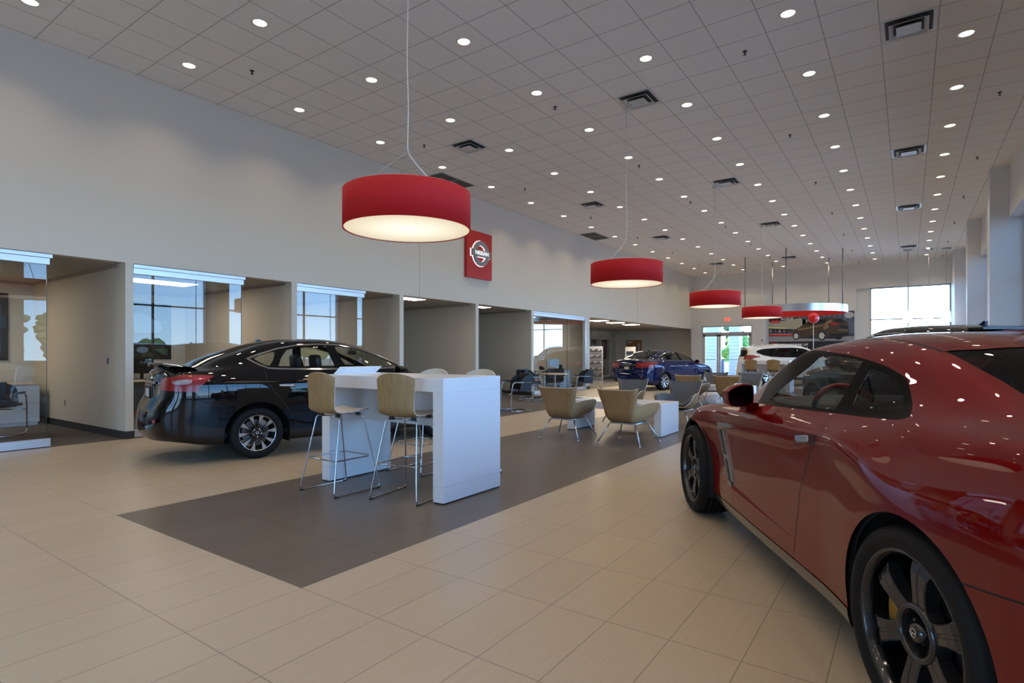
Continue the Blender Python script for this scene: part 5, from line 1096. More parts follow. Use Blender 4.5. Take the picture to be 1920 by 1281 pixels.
for j, y in enumerate((8.14, 5.02, 1.90, -1.22)):
    for i in range(8):
        x = 4.735+3.715*i
        if x > 31 or (j > 0 and i == 0) or (j == 3 and i == 1): continue
        o = spk if f else dup(spk, (0,0,0)); f = False; o.location = (x, y, ZC); k = i-(0 if j == 0 else 2 if j == 3 else 1)
        o['label'] = 'small dark sprinkler head, %s in the row %s' % (ordinal(k), ['nearest the left wall','left of the ceiling middle','right of the ceiling middle','nearest the windows'][j])
# ------------------------------------------------------------------ red drum pendants
M_shade = mat('red_drum_fabric', (.40,.006,.009), .8, emit=(.6,.008,.010), estr=.16)
M_diff = mat('drum_diffuser', (.9,.88,.8), .5)
b = M_diff.node_tree.nodes['Principled BSDF']; L_ = M_diff.node_tree.links
tc = N(M_diff, 'ShaderNodeTexCoord'); vl = N(M_diff, 'ShaderNodeVectorMath', operation='LENGTH'); L_.new(tc.outputs['Object'], vl.inputs[0])
rp = N(M_diff, 'ShaderNodeValToRGB'); rp.color_ramp.elements[0].position = .12; rp.color_ramp.elements[1].position = .62; rp.color_ramp.elements[0].color = (1,.93,.76,1); rp.color_ramp.elements[1].color = (.62,.52,.33,1)
L_.new(vl.outputs['Value'], rp.inputs[0]); L_.new(rp.outputs[0], b.inputs['Emission Color']); b.inputs['Emission Strength'].default_value = DRUM
M_cord = mat('white_cord', (.72,.71,.68), .5); M_wire = mat('thin_steel_wire', (.5,.5,.5), .3, .8)
PX = [(3.98,4.06),(9.25,4.05),(14.84,4.07),(20.34,4.04)]; RD, ZB, HD = .622, 2.515, .36
def pendant(i, x, y, ang, label):
    r = empty('drum_pendant', (x,y,ZB), 0, label, 'pendant lamp', 'red drum pendants over the tables')
    m = MB(); m.lathe([(RD-.012,.008),(RD,.0),(RD,HD),(RD-.006,HD+.004),(RD-.012,HD)], 72); s = m.build('shade', M_shade, r)
    m = MB(); m.lathe([(RD-.0125,HD),(RD-.0125,.006)], 72); m.build('shade_lining', mat('lining_white', (.75,.72,.66), .6), s)
    m = MB(); m.disc(RD-.013, .012, 72, 0, (0,0), False); m.build('diffuser', M_diff, r)
    m = MB(); m.disc(RD-.013, HD-.02, 48, 0, (0,0), True); m.tube([(RD*.98*math.cos(2*PI*k/24), RD*.98*math.sin(2*PI*k/24), HD) for k in range(24)], .008, 5, 0, closed=True); m.build('top_disc', mat('drum_top', (.7,.68,.64), .6), r)
    zj = .78; zc = ZC-ZB
    m = MB(); m.lathe([(0,zc),(.06,zc),(.06,zc-.02),(.0,zc-.025)], 20); m.build('ceiling_rose', M_cord, r)
    m = MB(); e = (.36*math.cos(ang), .36*math.sin(ang), HD-.02); j = (0,0,zj)
    pts = [(0,0,zc-.02),(.012,.006,zc*.8),(-.008,.0,zc*.55),(.006,-.004,zc*.4),(0,0,zj+.1),j,(.05*math.cos(ang),.05*math.sin(ang),zj-.08),e]
    m.tube(fillet(pts, .06), .0062, 6); m.build('cord', M_cord, r)
    for k in range(3):
        a = ang+R(60)+2*PI*k/3; m = MB(); m.tube([j, (RD*.97*math.cos(a), RD*.97*math.sin(a), HD)], .0015, 4); m.build('suspension_wire', M_wire, r)
pendant(0, *PX[0], R(-55), 'large red drum pendant lamp hanging over the near white bar table')
pendant(1, *PX[1], R(125), 'red drum pendant lamp hanging over the nearer low lounge table')
pendant(2, *PX[2], R(140), 'red drum pendant lamp hanging over the second lounge group')
pendant(3, *PX[3], R(-62), 'red drum pendant lamp hanging over the far bar table, smallest of the four')
# suspended silver ring
r = empty('suspended_ring', (26.95,4.05,3.04), 0, 'suspended silver ring with red inner face hung on rods near the far wall', 'ring')
m = MB(); m.lathe([(2.0,0),(2.0,.30)], 96); m.build('outer_band', M_alum, r)
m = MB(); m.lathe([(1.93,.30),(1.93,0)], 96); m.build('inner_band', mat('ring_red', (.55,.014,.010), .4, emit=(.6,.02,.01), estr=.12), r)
m = MB(); m.lathe([(1.93,0),(2.0,0)], 96, smooth=False); m.lathe([(2.0,.30),(1.93,.30)], 96, smooth=False); m.build('rim', M_alum, r)
for k in range(5):
    a = PI+2*PI*k/5; m = MB(); m.tube([(1.965*math.cos(a),1.965*math.sin(a),.28),(1.965*math.cos(a),1.965*math.sin(a),ZC-3.04)], .022, 8); m.build('rod', mat('rod_grey', (.30,.30,.29), .4, .6), r)
# three small white pendants by the far window
for i, (x, y) in enumerate(((28.3,.03),(28.5,-.66),(28.7,-1.24))):
    r = empty('mini_pendant', (x,y,0), 0, 'small white glass pendant in front of the far window, %s' % ['left one','middle one','right one'][i], 'pendant lamp', 'small white pendants by the far window')
    m = MB(); m.lathe([(0,ZC),(.16,ZC),(.16,ZC-.05),(0,ZC-.06)], 16); m.build('ceiling_rose', mat('rose_grey', (.55,.56,.57), .4), r)
    m = MB(); m.tube([(0,0,ZC-.05),(0,0,3.08)], .012 if i == 0 else .006, 6); m.build('cord', mat('rod_grey', (.30,.30,.29), .4, .6), r)
    m = MB(); m.lathe([(.0,3.08),(.10,3.07),(.14,3.0),(.16,2.62),(.0,2.60)], 20); m.build('glass_shade', mat('opal_glow', (.95,.95,.93), .4, emit=(1,.95,.85), estr=3.0), r)

# ------------------------------------------------------------------ white waterfall tables
def waterfall(name, x0, x1, y0, y1, h, t, label, cat, modesty):
    cx, cy = (x0+x1)/2, (y0+y1)/2; a, b = (x1-x0)/2, (y1-y0)/2
    r = empty(name, (cx,cy,0), 0, label, cat)
    m = MB(); m.box(-a,a,-b,b,h-t,h,0,.003); m.build('table_top', M_white, r)
    for s in (-1,1):
        m = MB(); y = s*(b-t/2); m.box(-a,a,y-t/2,y+t/2,.012,h-t,0,.003); l = m.build('leg_panel', M_white, r)
        m = MB(); m.box(-a+.01,a-.01,y-t/2+.01,y+t/2-.01,0,.012); m.build('plinth', M_blackp, l)
        z = h*.135; m = MB()
        for q in (y-t/2-.0006, y+t/2+.0006): m.add([(-a,q,z),(a,q,z),(a,q,z+.003),(-a,q,z+.003)], [(0,1,2,3)])
        for q in (-a-.0006, a+.0006): m.add([(q,y-t/2,z),(q,y+t/2,z),(q,y+t/2,z+.003),(q,y-t/2,z+.003)], [(0,1,2,3)])
        m.build('kick_joint', mat('joint_line', (.52,.53,.55), .5), l)
    if modesty: m = MB(); m.box(-.02,.02,-b+t,b-t,h-t-.36,h-t); m.build('modesty_panel', mat('modesty_white', (.72,.72,.72), .4), r)
    return r
waterfall('bar_table', 3.60, 4.42, 3.245, 4.90, 1.083, .122, 'tall white waterfall bar table beneath the largest red pendant', 'table', True)
waterfall('bar_table', 20.75, 21.55, 3.245, 4.90, 1.083, .122, 'tall white waterfall bar table in the distance in front of the white crossover', 'table', True)
waterfall('lounge_table', 8.48, 9.29, 3.135, 4.80, .51, .12, 'low white lounge table between the nearest wooden and grey armchairs', 'table', False)
waterfall('lounge_table', 14.35, 15.15, 3.135, 4.80, .51, .12, 'low white lounge table of the second armchair group', 'table', False)
# angled sign holder on the bar table
m = MB(); m.prism([(-.275,0),(.285,0),(.285,.006),(-.275,.006)], (0,.02,0), (1,0,0), (0,0,1), (0,-.08,0)); m.prism([(-.285,.004),(.265,.004),(.33,.085),(-.235,.085)], (0,.02,0), (1,0,0), (0,-.45,.9), (0,-.006,-.003))
r = m.build('sign_holder', M_white, None, (4.0,4.845,1.083)); tag(r, 'white angled sign holder at the far end of the near bar table', 'sign holder')
for q in (-.19,.24):
    m = MB(); m.lathe([(.008,.0),(.006,.004),(0,.005)], 10, axis='y'); m.build('screw', M_satin, r, (q,-.024,.052), (R(-27),0,0))

# ------------------------------------------------------------------ bar stools
def make_stool():
    r = empty('bar_stool', (0,0,0), 0, 'x', 'stool', 'bar stools at the tall tables')
    prof = [(.215,.742),(.19,.752),(.10,.742),(-.02,.730),(-.12,.728),(-.175,.738),(-.208,.765),(-.224,.81),(-.236,.90),(-.250,1.0),(-.262,1.08),(-.268,1.125)]
    wid = [.155,.175,.190,.197,.197,.195,.192,.190,.193,.202,.208,.205]; P = []
    for i, ((x,z),w) in enumerate(zip(prof, wid)):
        row = []
        for k in range(13):
            u = -1+2*k/12; bk = max(0,(i-6)/5); lip = .018*abs(u)**2.2
            zz = z+(lip if i < 7 else 0)-(.045*bk**4*abs(u)**2.2 if i >= 7 else 0); xx = x+bk*.055*u*u
            row.append((xx, u*w, zz))
        P.append(row)
    # finer along the profile
    A = np.array(P); t = params(A); tq = samples(t, .018, 2); B = pchip(t, A.reshape(len(P), -1), tq).reshape(len(tq), 13, 3)
    B2 = pchip(np.arange(13.), B.transpose(1,0,2).reshape(13,-1), np.linspace(0,12,25)).reshape(25, len(tq), 3).transpose(1,0,2)
    m = MB(); m.shell(B2.tolist(), .011, 0, 1, 1); s = m.build('seat_shell', [M_ply, M_plyl], r)
    rr = .0068
    for sg in (1,-1):
        m = MB(); m.tube(fillet([(-.10,sg*.12,.712),(-.14,sg*.165,.712),(-.265,sg*.253,.009),(.275,sg*.253,.009),(.135,sg*.165,.712),(.10,sg*.12,.712)], .035), rr, 8); f = m.build('sled_frame', M_chrome, r)
        for x in (-.24,.25): m = MB(); m.box(x-.02,x+.02,sg*.253-.008,sg*.253+.008,0,.012); m.build('glide', M_blackp, f)
    for x in (-.12,.115):
        m = MB(); m.tube([(x,-.14,.712),(x,.14,.712)], rr, 8); m.build('seat_rail', M_chrome, r)
        for y in (-.12,.12): m = MB(); m.box(x-.014,x+.014,y-.022,y+.022,.703,.733,0,.004); m.build('mount_clip', M_blackp, r)
    z = .315; t = (.712-z)/(.712-.009); q = lambda a, b: a+(b-a)*t
    xr, xf, yy = q(-.14,-.265), q(.135,.275), q(.165,.253)-.008
    m = MB(); m.tube(fillet([(xr,0,z),(xr,-yy,z),(xf-.05,-yy,z),(xf,-yy+.05,z),(xf,yy-.05,z),(xf-.05,yy,z),(xr,yy,z),(xr,0,z)], .012), rr, 8); m.build('footrest', M_chrome, r)
    return r
st0 = make_stool(); SG = 'bar stools at the tall tables'
stools = [((3.475,4.452),R(0),'oak bar stool with chrome sled base, left of the two before the near bar table'),
          ((3.665,3.70),R(9),'oak bar stool beside the near bar table end panel, chrome sled base'),
          ((4.58,4.46),R(181),'far-side bar stool at the near bar table, pale back by the black car windscreen'),
          ((4.72,3.90),R(178),'far-side bar stool at the near bar table, pale back nearest the table end'),
          ((20.62,4.40),R(0),'distant oak bar stool at the far bar table, left one'),
          ((20.62,3.70),R(2),'distant oak bar stool at the far bar table, right one')]
for i, (p, a, lb) in enumerate(stools):
    o = st0 if i == 0 else dup(st0, (0,0,0)); o.location = (*p,0); o.rotation_euler = (0,0,a); o['label'] = lb; o['group'] = SG

# ------------------------------------------------------------------ lounge armchairs: bent plywood bucket with grey upholstery
def make_lounge():
    r = empty('lounge_chair', (0,0,0), 0, 'x', 'armchair', 'plywood lounge armchairs')
    # profile station: centre (x,z), centre half-width, edge point (x,y,z)
    ST_ = [((.315,.362),.225,(.305,.262,.40)), ((.30,.375),.23,(.292,.300,.43)), ((.20,.357),.235,(.245,.366,.572)), ((.05,.335),.232,(.13,.370,.600)), ((-.10,.318),.225,(-.02,.362,.602)), ((-.205,.322),.215,(-.15,.325,.592)),
           ((-.275,.352),.205,(-.245,.285,.570)), ((-.315,.425),.200,(-.285,.262,.572)), ((-.338,.535),.215,(-.312,.272,.615)), ((-.358,.62),.232,(-.328,.289,.675)), ((-.377,.70),.248,(-.340,.305,.735)), ((-.395,.772),.258,(-.350,.318,.805)), ((-.399,.785),.258,(-.353,.316,.818))]
    P = []
    for (cx, cz), w, (ex, ey, ez) in ST_:
        row = []
        for k in range(9):
            u = -1+2*k/8; a = abs(u); s = 1 if u > 0 else -1
            if a <= .5: row.append((cx, u/.5*w*.80, cz+.004*a*a))
            elif a <= .75: row.append((cx+(ex-cx)*.22, s*(w*.80+(ey-w*.80)*.52), cz+(ez-cz)*.26))
            else: row.append((ex, s*ey, ez))
        P.append(row)
    A = np.array(P); t = params(A); tq = samples(t, .02, 2); B = pchip(t, A.reshape(len(P), -1), tq).reshape(len(tq), 9, 3)
    B = pchip(np.arange(9.), B.transpose(1,0,2).reshape(9,-1), np.linspace(0,8,41)).reshape(41, len(tq), 3).transpose(1,0,2)
    for _ in range(3): B[1:-1] = B[1:-1]*.5+(B[2:]+B[:-2])*.25
    m = MB(); m.shell(B.tolist(), -.012, 0, 0, 1); m.build('plywood_shell', [M_plyd, M_plyl], r)
    n = np.cross(np.gradient(B, axis=0), np.gradient(B, axis=1)); n /= np.linalg.norm(n, axis=2, keepdims=True)
    ctr = np.array([.1, 0, .7]); s = np.sign(((ctr-B)*n).sum()); n *= s
    C = (B+n*.016)[2:-1,1:-1]; m = MB(); m.shell((C+n[2:-1,1:-1]*.026).tolist(), .026*s, 0); m.build('upholstery', M_greyfab, r)
    m = MB(); r_ = .0115
    m.box(-.19,.19,-.16,.16,.285,.300); m.tube(fillet([(-.20,-.20,.295),(.22,-.20,.295),(.22,.20,.295),(-.20,.20,.295),(-.20,-.20,.295)], .02), .012, 8); fr = m.build('under_frame', M_satin, r)
    for sx_ in (1,-1):
        for sy_ in (1,-1):
            m = MB(); top_ = (.20 if sx_ > 0 else -.19, sy_*.195, .302); bot = (sx_*.335, sy_*.332, .012); m.tube([top_, bot], r_, 10); l = m.build('leg', M_satin, r)
            m = MB(); m.lathe([(.0,.016),(.012,.016),(.020,.008),(.020,0),(0,0)], 14, c=(bot[0],bot[1],0)); m.build('glide', M_satin, l)
    return r
lc = make_lounge(); LG = 'plywood lounge armchairs'
lounge = [((7.755,4.375),R(3),'maple plywood lounge chair, left of the two seen from behind nearest the camera'),
          ((7.775,3.365),R(-3),'maple plywood lounge chair seen from behind, left of the near low table end'),
          ((10.25,4.50),R(181),'grey upholstered lounge chair facing the camera, left one beyond the near low table'),
          ((10.10,3.42),R(178),'grey upholstered lounge chair facing the camera, just behind the near low table end'),
          ((13.87,4.34),R(1),'plywood lounge chair back of the second group, left one behind the grey armchair'),
          ((13.87,3.42),R(-2),'plywood lounge chair back of the second group, beside the red car mirror'),
          ((15.72,4.36),R(180),'grey lounge chair facing the camera in the second group, left one'),
          ((15.66,3.46),R(180),'grey lounge chair facing the camera in the second group, right one')]
for i, (p, a, lb) in enumerate(lounge):
    o = lc if i == 0 else dup(lc, (0,0,0)); o.location = (*p,0); o.rotation_euler = (0,0,a); o['label'] = lb; o['group'] = LG

# ------------------------------------------------------------------ black cantilever chairs, sales tables, desks
def make_cantilever():
    r = empty('cantilever_chair', (0,0,0), 0, 'x', 'chair', 'black cantilever chairs')
    A = []
    for x, z, w in ((.25,.445,.22),(.20,.46,.24),(0,.45,.245),(-.17,.445,.245),(-.225,.47,.245),(-.25,.55,.25),(-.275,.70,.255),(-.29,.835,.255),(-.292,.85,.25)): A.append([(x+(.05*(k/4-1)**2 if z > .5 else 0), w*(k/4-1), z+.012*(k/4-1)**2) for k in range(9)])
    B = np.array(A); t = params(B); tq = samples(t, .03, 2); B = pchip(t, B.reshape(9,-1), tq).reshape(len(tq),9,3)
    m = MB(); m.shell(B.tolist(), .035, 0); m.build('seat_shell', M_leather, r)
    for s in (1,-1):
        m = MB(); m.tube(fillet([(-.24,s*.29,.66),(.20,s*.29,.66),(.235,s*.29,.45),(.26,s*.275,.014),(-.26,s*.275,.014)], .07), .0125, 8); m.build('chrome_frame', M_chrome, r)
        m = MB(); m.box(-.23,.17,s*.29-.022,s*.29+.022,.668,.69,0,.006); m.build('arm_pad', M_blackp, r)
        m = MB(); P_ = [[(-.26,s*.262,.46),(-.285,s*.268,.84)],[(-.05,s*.275,.46),(-.10,s*.285,.80)],[(.03,s*.278,.48),(-.02,s*.287,.72)]]; m.shell(P_, .012, 0); m.build('side_panel', mat('black_side_panel', (.02,.022,.027), .4), r)
    m = MB(); m.tube([(-.26,-.275,.014),(-.26,.275,.014)], .0125, 8); m.tube([(.237,-.285,.40),(.237,.285,.40)], .010, 8); m.build('cross_bar', M_chrome, r)
    return r
cc = make_cantilever(); CG = 'black cantilever chairs at the sales desks'
chairs = [((10.62,7.36),R(150),'black cantilever chair on the carpet beside the near bar table end panel'),
          ((13.38,8.80),R(-30),'black cantilever chair left of the round sales table'),
          ((14.10,9.28),R(-88),'black cantilever chair behind the round sales table, against the office glass corner'),
          ((14.80,8.80),R(205),'black cantilever chair behind the round sales table, back to the office glass'),
          ((14.72,7.86),R(135),'black cantilever chair right of the round sales table'),
          ((2.62,11.80),R(50),'black cantilever office chair behind the glass at the left edge'),
          ((5.55,12.2),R(80),'black cantilever chair at the desk behind the black car boot'),
          ((17.6,11.6),R(-90),'black cantilever chair at the desk behind the wide glass office front')]
for i, (p, a, lb) in enumerate(chairs):
    o = cc if i == 0 else dup(cc, (0,0,0)); o.location = (*p,0); o.rotation_euler = (0,0,a); o['label'] = lb; o['group'] = CG
M_deskw = wood('desk_oak', (.52,.40,.23), (.62,.50,.32), (1.5,14,14))
def round_table(x, y, label):
    r = empty('round_table', (x,y,0), 0, label, 'table', 'round sales tables')
    m = MB(); m.lathe([(0,.742),(.40,.742),(.405,.738),(.405,.716),(.40,.712),(0,.712)], 48, smooth=False); m.build('table_top', M_deskw, r)
    m = MB(); m.lathe([(.038,.712),(.038,.02)], 20); m.build('pedestal', M_chrome, r)
    m = MB(); m.lathe([(0,.028),(.05,.028),(.27,.012),(.275,0),(0,0)], 40); m.build('base_plate', M_satin, r)
round_table(14.12, 8.40, 'round wooden sales table on a chrome pedestal among black chairs')
round_table(10.05, 8.05, 'round wooden sales table mostly hidden by the near bar table end panel')
def desk(x0, x1, y0, y1, label, ped=1):
    cx, cy = (x0+x1)/2, (y0+y1)/2; a, b = (x1-x0)/2, (y1-y0)/2; r = empty('office_desk', (cx,cy,0), 0, label, 'desk', 'office desks')
    m = MB(); m.box(-a,a,-b,b,.725,.76,0,.004); m.build('desk_top', M_deskw, r)
    m = MB(); m.box(a-.75,a-.02,-b+.02,b-.02,.06,.725); c = m.build('drawer_unit', M_white, r)
    m = MB(); m.box(a-.73,a-.04,-b+.05,b-.05,0,.06); m.build('plinth', M_white, c)
    for k, (z0, z1) in enumerate(((.07,.39),(.40,.715))): m = MB(); m.box(a-.742,a-.028,-b+.0,-b+.02,z0,z1,0,.003); m.build('drawer', M_white, c)
    m = MB(); m.box(-a+.02,-a+.05,-b+.03,b-.03,0,.725); m.build('side_panel', M_white, r)
desk(1.75, 3.52, 13.05, 13.9, 'oak topped desk with white drawers seen through the left edge glass')
desk(4.55, 6.40, 13.0, 13.9, 'oak topped desk behind the glass by the black car tail lamp')
desk(7.4, 9.2, 13.0, 13.9, 'oak topped desk in the office behind the black car roof')
desk(16.05, 18.35, 10.25, 11.05, 'oak topped desk behind the wide glass office front')
def monitor(x, y, rz, label):
    r = empty('computer_monitor', (x,y,.76), rz, label, 'monitor', 'office monitors')
    m = MB(); m.box(-.27,.27,-.02,.02,.12,.46,0,.006); m.build('screen_housing', M_blackp, r)
    m = MB(); m.box(-.255,.255,-.024,-.020,.14,.445); m.build('screen', M_blackg, r)
    m = MB(); m.box(-.03,.03,.0,.03,.01,.2); m.box(-.12,.12,-.08,.10,0,.012,0,.004); m.build('stand', M_blackp, r)
monitor(5.35, 13.5, R(-60), 'black monitor on the desk behind the black car boot')
monitor(16.45, 10.75, R(25), 'black monitor on the desk behind the wide office glass')
def phone(x, y, rz, label):
    r = empty('desk_phone', (x,y,.76), rz, label, 'telephone', 'desk phones')
    m = MB(); m.prism([(-.09,0),(.10,0),(.10,.03),(-.09,.10)], (0,-.10,0), (1,0,0), (0,0,1), (0,.20,0)); m.build('base', M_blackp, r)
    m = MB(); m.tube([(.07,-.075,.06),(.05,-.075,.075),(-.06,-.075,.115),(-.085,-.075,.11)], .02, 8, rs=[.026,.018,.018,.026]); m.build('handset', M_blackp, r)
phone(5.75, 13.25, R(-60), 'black desk phone left of the black car tail lamp')
phone(16.85, 10.55, R(-60), 'black desk phone on the desk behind the wide office glass')
m = MB(); m.lathe([(0,0),(.035,0),(.045,.11),(.04,.11),(.03,.01)], 18); r = m.build('red_cup', mat('cup_red', (.5,.012,.012), .35), None, (6.1,13.25,.76)); tag(r, 'red cup on the desk behind the black car tail lamp', 'cup')
for k, (x, y, w, t, a) in enumerate(((17.35,10.6,.34,.34,25),(17.80,10.6,.40,.30,-20))):
    m = MB(); P_ = [[(-w/2+w*i/5, .02*math.sin(i*1.7+k), t*j/4+.03*math.sin(i+j*1.3)) for j in range(5)] for i in range(6)]; m.shell(P_, .01, 0); r = m.build('plastic_bag', mat('bag_pale_blue', (.55,.68,.78), .3), None, (x,y,.815), (0,0,R(a))); tag(r, 'crumpled pale blue wrapping on the desk behind the wide office glass, %s one' % ['left','right'][k], 'wrapping', 'wrapping on the desk')
for k, x in enumerate((18.12,18.26)):
    m = MB(); m.lathe([(0,0),(.05,0),(.05,.16),(.045,.16),(.045,.01)], 16); r = m.build('pen_pot', M_blackp, None, (x,10.6,.76)); tag(r, 'black pen pot on the desk behind the wide office glass, %s one' % ['left','right'][k], 'pen pot', 'pen pots on the desk')
# red balloon on a stick near the ring
r = empty('balloon', (24.6,3.02,0), 0, 'round red balloon on a thin white stick in front of the wall mural', 'balloon')
m = MB(); Rb = .195; m.lathe([(Rb*math.sin(PI*k/16)*(1-.06*(k < 4)), 2.70-Rb*1.05*math.cos(PI*k/16)) for k in range(17)], 32); m.lathe([(.012,2.50),(.03,2.465),(.0,2.47)], 12); m.build('balloon_skin', mat('balloon_red', (.75,.012,.012), .18, coat=.6), r)
m = MB(); m.tube([(0,0,0.0),(0,0,2.49)], .012, 8); m.build('stick', M_white, r)
m = MB(); m.lathe([(0,.03),(.05,.03),(.16,.012),(.16,0),(0,0)], 24); m.build('base', M_white, r)
# ------------------------------------------------------------------ the cars
def heading(car, x, y): pass
red_coupe((2.80, -.7804, 0), R(31.8))
saloon('saloon_car', (4.108, 7.41, 0), R(-13.7), 'glossy black four door saloon car with boot spoiler parked before the glass offices', 1.0, 1.0, 1.0, P_black, 'sentra', True, sentra_extra)
saloon('saloon_car', ALT, R(-14), 'deep blue four door saloon car parked beyond the lounge chairs', 1.03, 1.03, .975, P_blue, 'altima', False, altima_extra)
crossover('crossover_car', (9.774, -.745, 0), R(31.8), 'dark green crossover car showing above and through the windows of the red coupe', P_green, 'suv', False)
crossover('crossover_car', ROG[0], ROG[1], 'white crossover car parked behind the far bar table', P_white, 'suv', True)
# lettering on the black car's boot
o = txt('SR', .05, M_chrome, None, 'lettering', .002, xs=1.3); 
for c in COL.objects:
    if c.name == 'saloon_car': o.parent = c
o.location = (-1.0, -.44, 1.035); o.rotation_euler = (R(90), 0, R(-90)); o.name = 'boot_lettering'

# ------------------------------------------------------------------ outside: car park, trees, cladding columns, a few parked cars
m = MB(); m.add([(-150,-150,-.16),(200,-150,-.16),(200,150,-.16),(-150,150,-.16)], [(0,1,2,3)]); struct(m.build('ground', noisy('asphalt', (.25,.245,.235), (.31,.305,.295), 8, .9)))
M_leaf = noisy('tree_leaves', (.035,.075,.018), (.09,.15,.035), 3, .8); M_leafb = noisy('bright_leaves', (.12,.24,.03), (.22,.36,.06), 3, .8); M_bark = mat('bark', (.06,.045,.035), .9)
def tree(x, y, h, w, label, lm, seed):
    rnd = random.Random(seed); r = empty('tree', (x,y,-.16), 0, label, 'tree', 'trees beyond the car park')
    m = MB(); m.tube([(0,0,0),(.05,0,h*.3),(0,.05,h*.55)], .1, 8, rs=[.16*h/8,.12*h/8,.05*h/8]); m.build('trunk', M_bark, r)
    m = MB()
    for k in range(26):
        a, q = rnd.uniform(0,2*PI), rnd.random()**.5; zz = rnd.uniform(.28,1.0); rr = w*.5*q*(1-.75*abs(zz-.55)); c = Vector((rr*math.cos(a), rr*math.sin(a), h*zz*.93)); s = w*.16*rnd.uniform(.7,1.3)
        bm = bmesh.new(); bmesh.ops.create_icosphere(bm, subdivisions=2, radius=1)
        m.add([c+Vector((v.co.x*s*rnd.uniform(.75,1.3), v.co.y*s*rnd.uniform(.75,1.3), v.co.z*s*.8*rnd.uniform(.75,1.25))) for v in bm.verts], [[v.index for v in f.verts] for f in bm.faces], 0, False) if not bm.verts.index_update() else None; bm.free()
    m.build('foliage', lm, r)
rnd = random.Random(3)
for k in range(16):
    tree(66+(k%2)*6, 10.0+1.5*k, rnd.uniform(5,8.0), 2.3, 'dark green tree in the tree line seen through the entrance doors', M_leaf, k)
tree(48.5, 11.7, 3.4, 2.6, 'bright green young tree seen through the right entrance door', M_leafb, 40); tree(47.5, 13.6, 3.2, 1.7, 'bright green young tree seen through the left entrance door', M_leafb, 41)
for k in range(5):
    tree(8.5+3.2*k, -44+rnd.uniform(-1,1), (6.2,7.4,6.6,5.6,4.6)[k], 2.9, 'green tree outside the near windows, seen mirrored in the office glass at the left edge', M_leaf, 60+k)
for k in range(9):
    tree(26+13.4*k, -112, (4.4,3.6,4.0,3.4,4.2,3.8,3.4,4.0,3.6)[k], 8, 'distant green tree outside the windows, a low line in the office glass reflections', M_leaf, 80+k)
M_clad = mat('white_cladding', (.50,.52,.55), .6); b = M_clad.node_tree.nodes['Principled BSDF']; L_ = M_clad.node_tree.links
g = N(M_clad, 'ShaderNodeNewGeometry'); sp = N(M_clad, 'ShaderNodeSeparateXYZ'); L_.new(g.outputs['Position'], sp.inputs[0]); mk, _ = line_mask(M_clad, sp.outputs[2], 0, .2, .008)
mix = N(M_clad, 'ShaderNodeMix', data_type='RGBA'); L_.new(mk, mix.inputs[0]); mix.inputs[6].default_value = (.42,.45,.48,1); mix.inputs[7].default_value = (.16,.18,.22,1); L_.new(mix.outputs[2], b.inputs['Base Color'])
for i, (x, y0, y1) in enumerate(((34.4,9.25,10.0),(34.4,8.05,8.62))):
    m = MB(); m.box(x, x+.8, y0, y1, -.16, 4.2); o = m.build('clad_column', M_clad); tag(o, 'pale ribbed column outside the entrance doors, %s' % ['left one','right one'][i], 'column', 'columns outside the entrance')
for i, y in enumerate((8.78,9.05,7.9)):
    m = MB(); m.lathe([(.09,-.16),(.09,.95),(.07,1.02),(0,1.04)], 16); o = m.build('bollard', mat('bollard_blue', (.06,.085,.15), .5), None, (33.6, y, 0)); tag(o, 'dark bollard outside the entrance doors, %s' % ['middle one','left one','right one'][i], 'bollard', 'bollards outside the entrance')
struct([m_ for m_ in [MB().box(44,44.3,2,26,-.16,.75).build('ground_wall', mat('low_wall', (.75,.74,.72), .7))]][0])

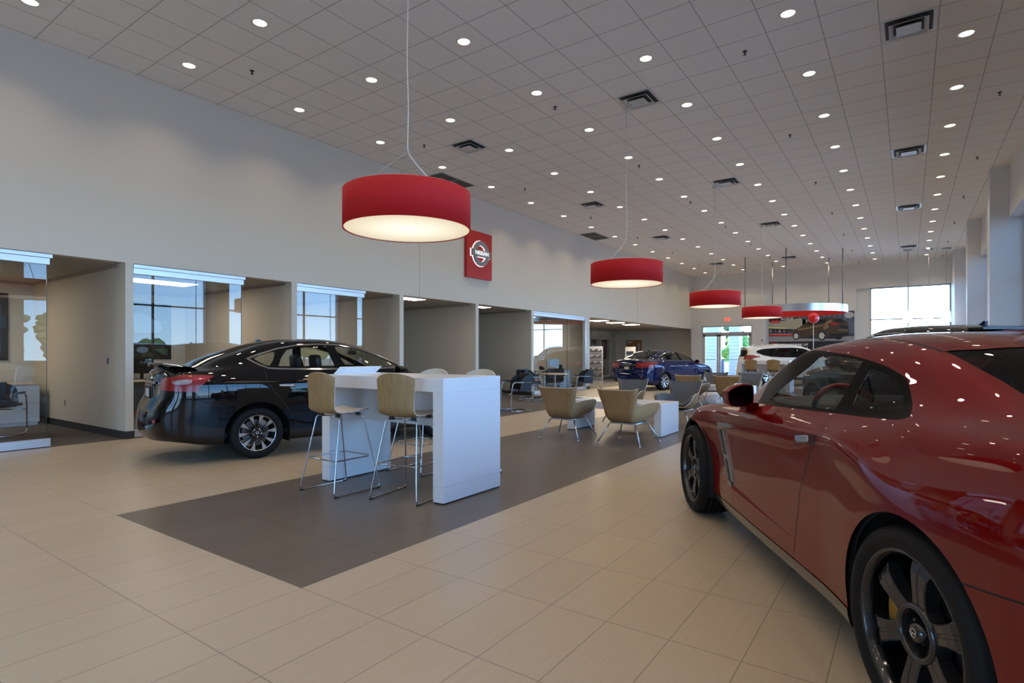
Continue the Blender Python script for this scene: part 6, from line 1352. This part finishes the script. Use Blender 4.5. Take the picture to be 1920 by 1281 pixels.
# ------------------------------------------------------------------ camera, sky, sun
cam = bpy.data.cameras.new('camera'); co = bpy.data.objects.new('camera', cam); COL.objects.link(co)
cam.sensor_fit = 'HORIZONTAL'; cam.sensor_width = 36; F_ = 1058.57; cam.lens = F_*36/1920; A_ = .6125
co.location = (0,0,1.286); co.rotation_euler = (PI/2, 0, A_-PI/2)
cam.shift_y = (665.2-640.5)/1920; cam.clip_start = .05; cam.clip_end = 600
sc.camera = co
w = bpy.data.worlds.new('sky'); sc.world = w; w.use_nodes = True; nt = w.node_tree; bg = nt.nodes['Background']
tc = nt.nodes.new('ShaderNodeTexCoord'); sp = nt.nodes.new('ShaderNodeSeparateXYZ'); rp = nt.nodes.new('ShaderNodeValToRGB'); nt.links.new(tc.outputs['Generated'], sp.inputs[0]); nt.links.new(sp.outputs[2], rp.inputs[0])
e = rp.color_ramp.elements; e[0].position = 0.0; e[0].color = (.52,.78,1.0,1); e[1].position = .6; e[1].color = (.10,.33,.85,1); k = e.new(.12); k.color = (.27,.57,1.0,1)
nt.links.new(rp.outputs[0], bg.inputs[0])
# the sky is brighter on the sun's side, towards the far end of the room
a1 = nt.nodes.new('ShaderNodeMath'); a1.operation = 'MAXIMUM'; nt.links.new(sp.outputs[0], a1.inputs[0]); a1.inputs[1].default_value = 0
a2 = nt.nodes.new('ShaderNodeMath'); a2.operation = 'POWER'; nt.links.new(a1.outputs[0], a2.inputs[0]); a2.inputs[1].default_value = 2
a3 = nt.nodes.new('ShaderNodeMath'); a3.operation = 'MULTIPLY_ADD'; nt.links.new(a2.outputs[0], a3.inputs[0]); a3.inputs[1].default_value = SKY*1.6; a3.inputs[2].default_value = SKY
nt.links.new(a3.outputs[0], bg.inputs[1])
sl = bpy.data.lights.new('sun', 'SUN'); sl.energy = SUN; sl.angle = R(1); sl.color = (1,.94,.84); so = bpy.data.objects.new('sun', sl); COL.objects.link(so); so.rotation_euler = Vector((-.15,-.75,-.64)).to_track_quat('-Z', 'Y').to_euler(); so.location = (0,0,30)

sc.view_settings.view_transform = 'Standard'; sc.view_settings.look = 'None'; sc.view_settings.gamma = 1; sc.view_settings.use_curve_mapping = False
# the lamps deeper in the room burn a little stronger
al2 = al.copy(); al2.energy = LAMP*1.35
for o in COL.objects:
    if o.type == 'LIGHT' and o.data == al and o.parent and o.parent.location.x > 12: o.data = al2
sc.view_settings.exposure = EXPO
cy = sc.cycles
cy.use_denoising = True
try: cy.denoiser = 'OPENIMAGEDENOISE'
except Exception: pass
cy.max_bounces = 10; cy.diffuse_bounces = 4; cy.glossy_bounces = 5; cy.transmission_bounces = 6; cy.transparent_max_bounces = 24
cy.caustics_reflective = False; cy.caustics_refractive = False; cy.sample_clamp_indirect = 4; cy.blur_glossy = 0
try: cy.use_light_tree = True
except Exception: pass
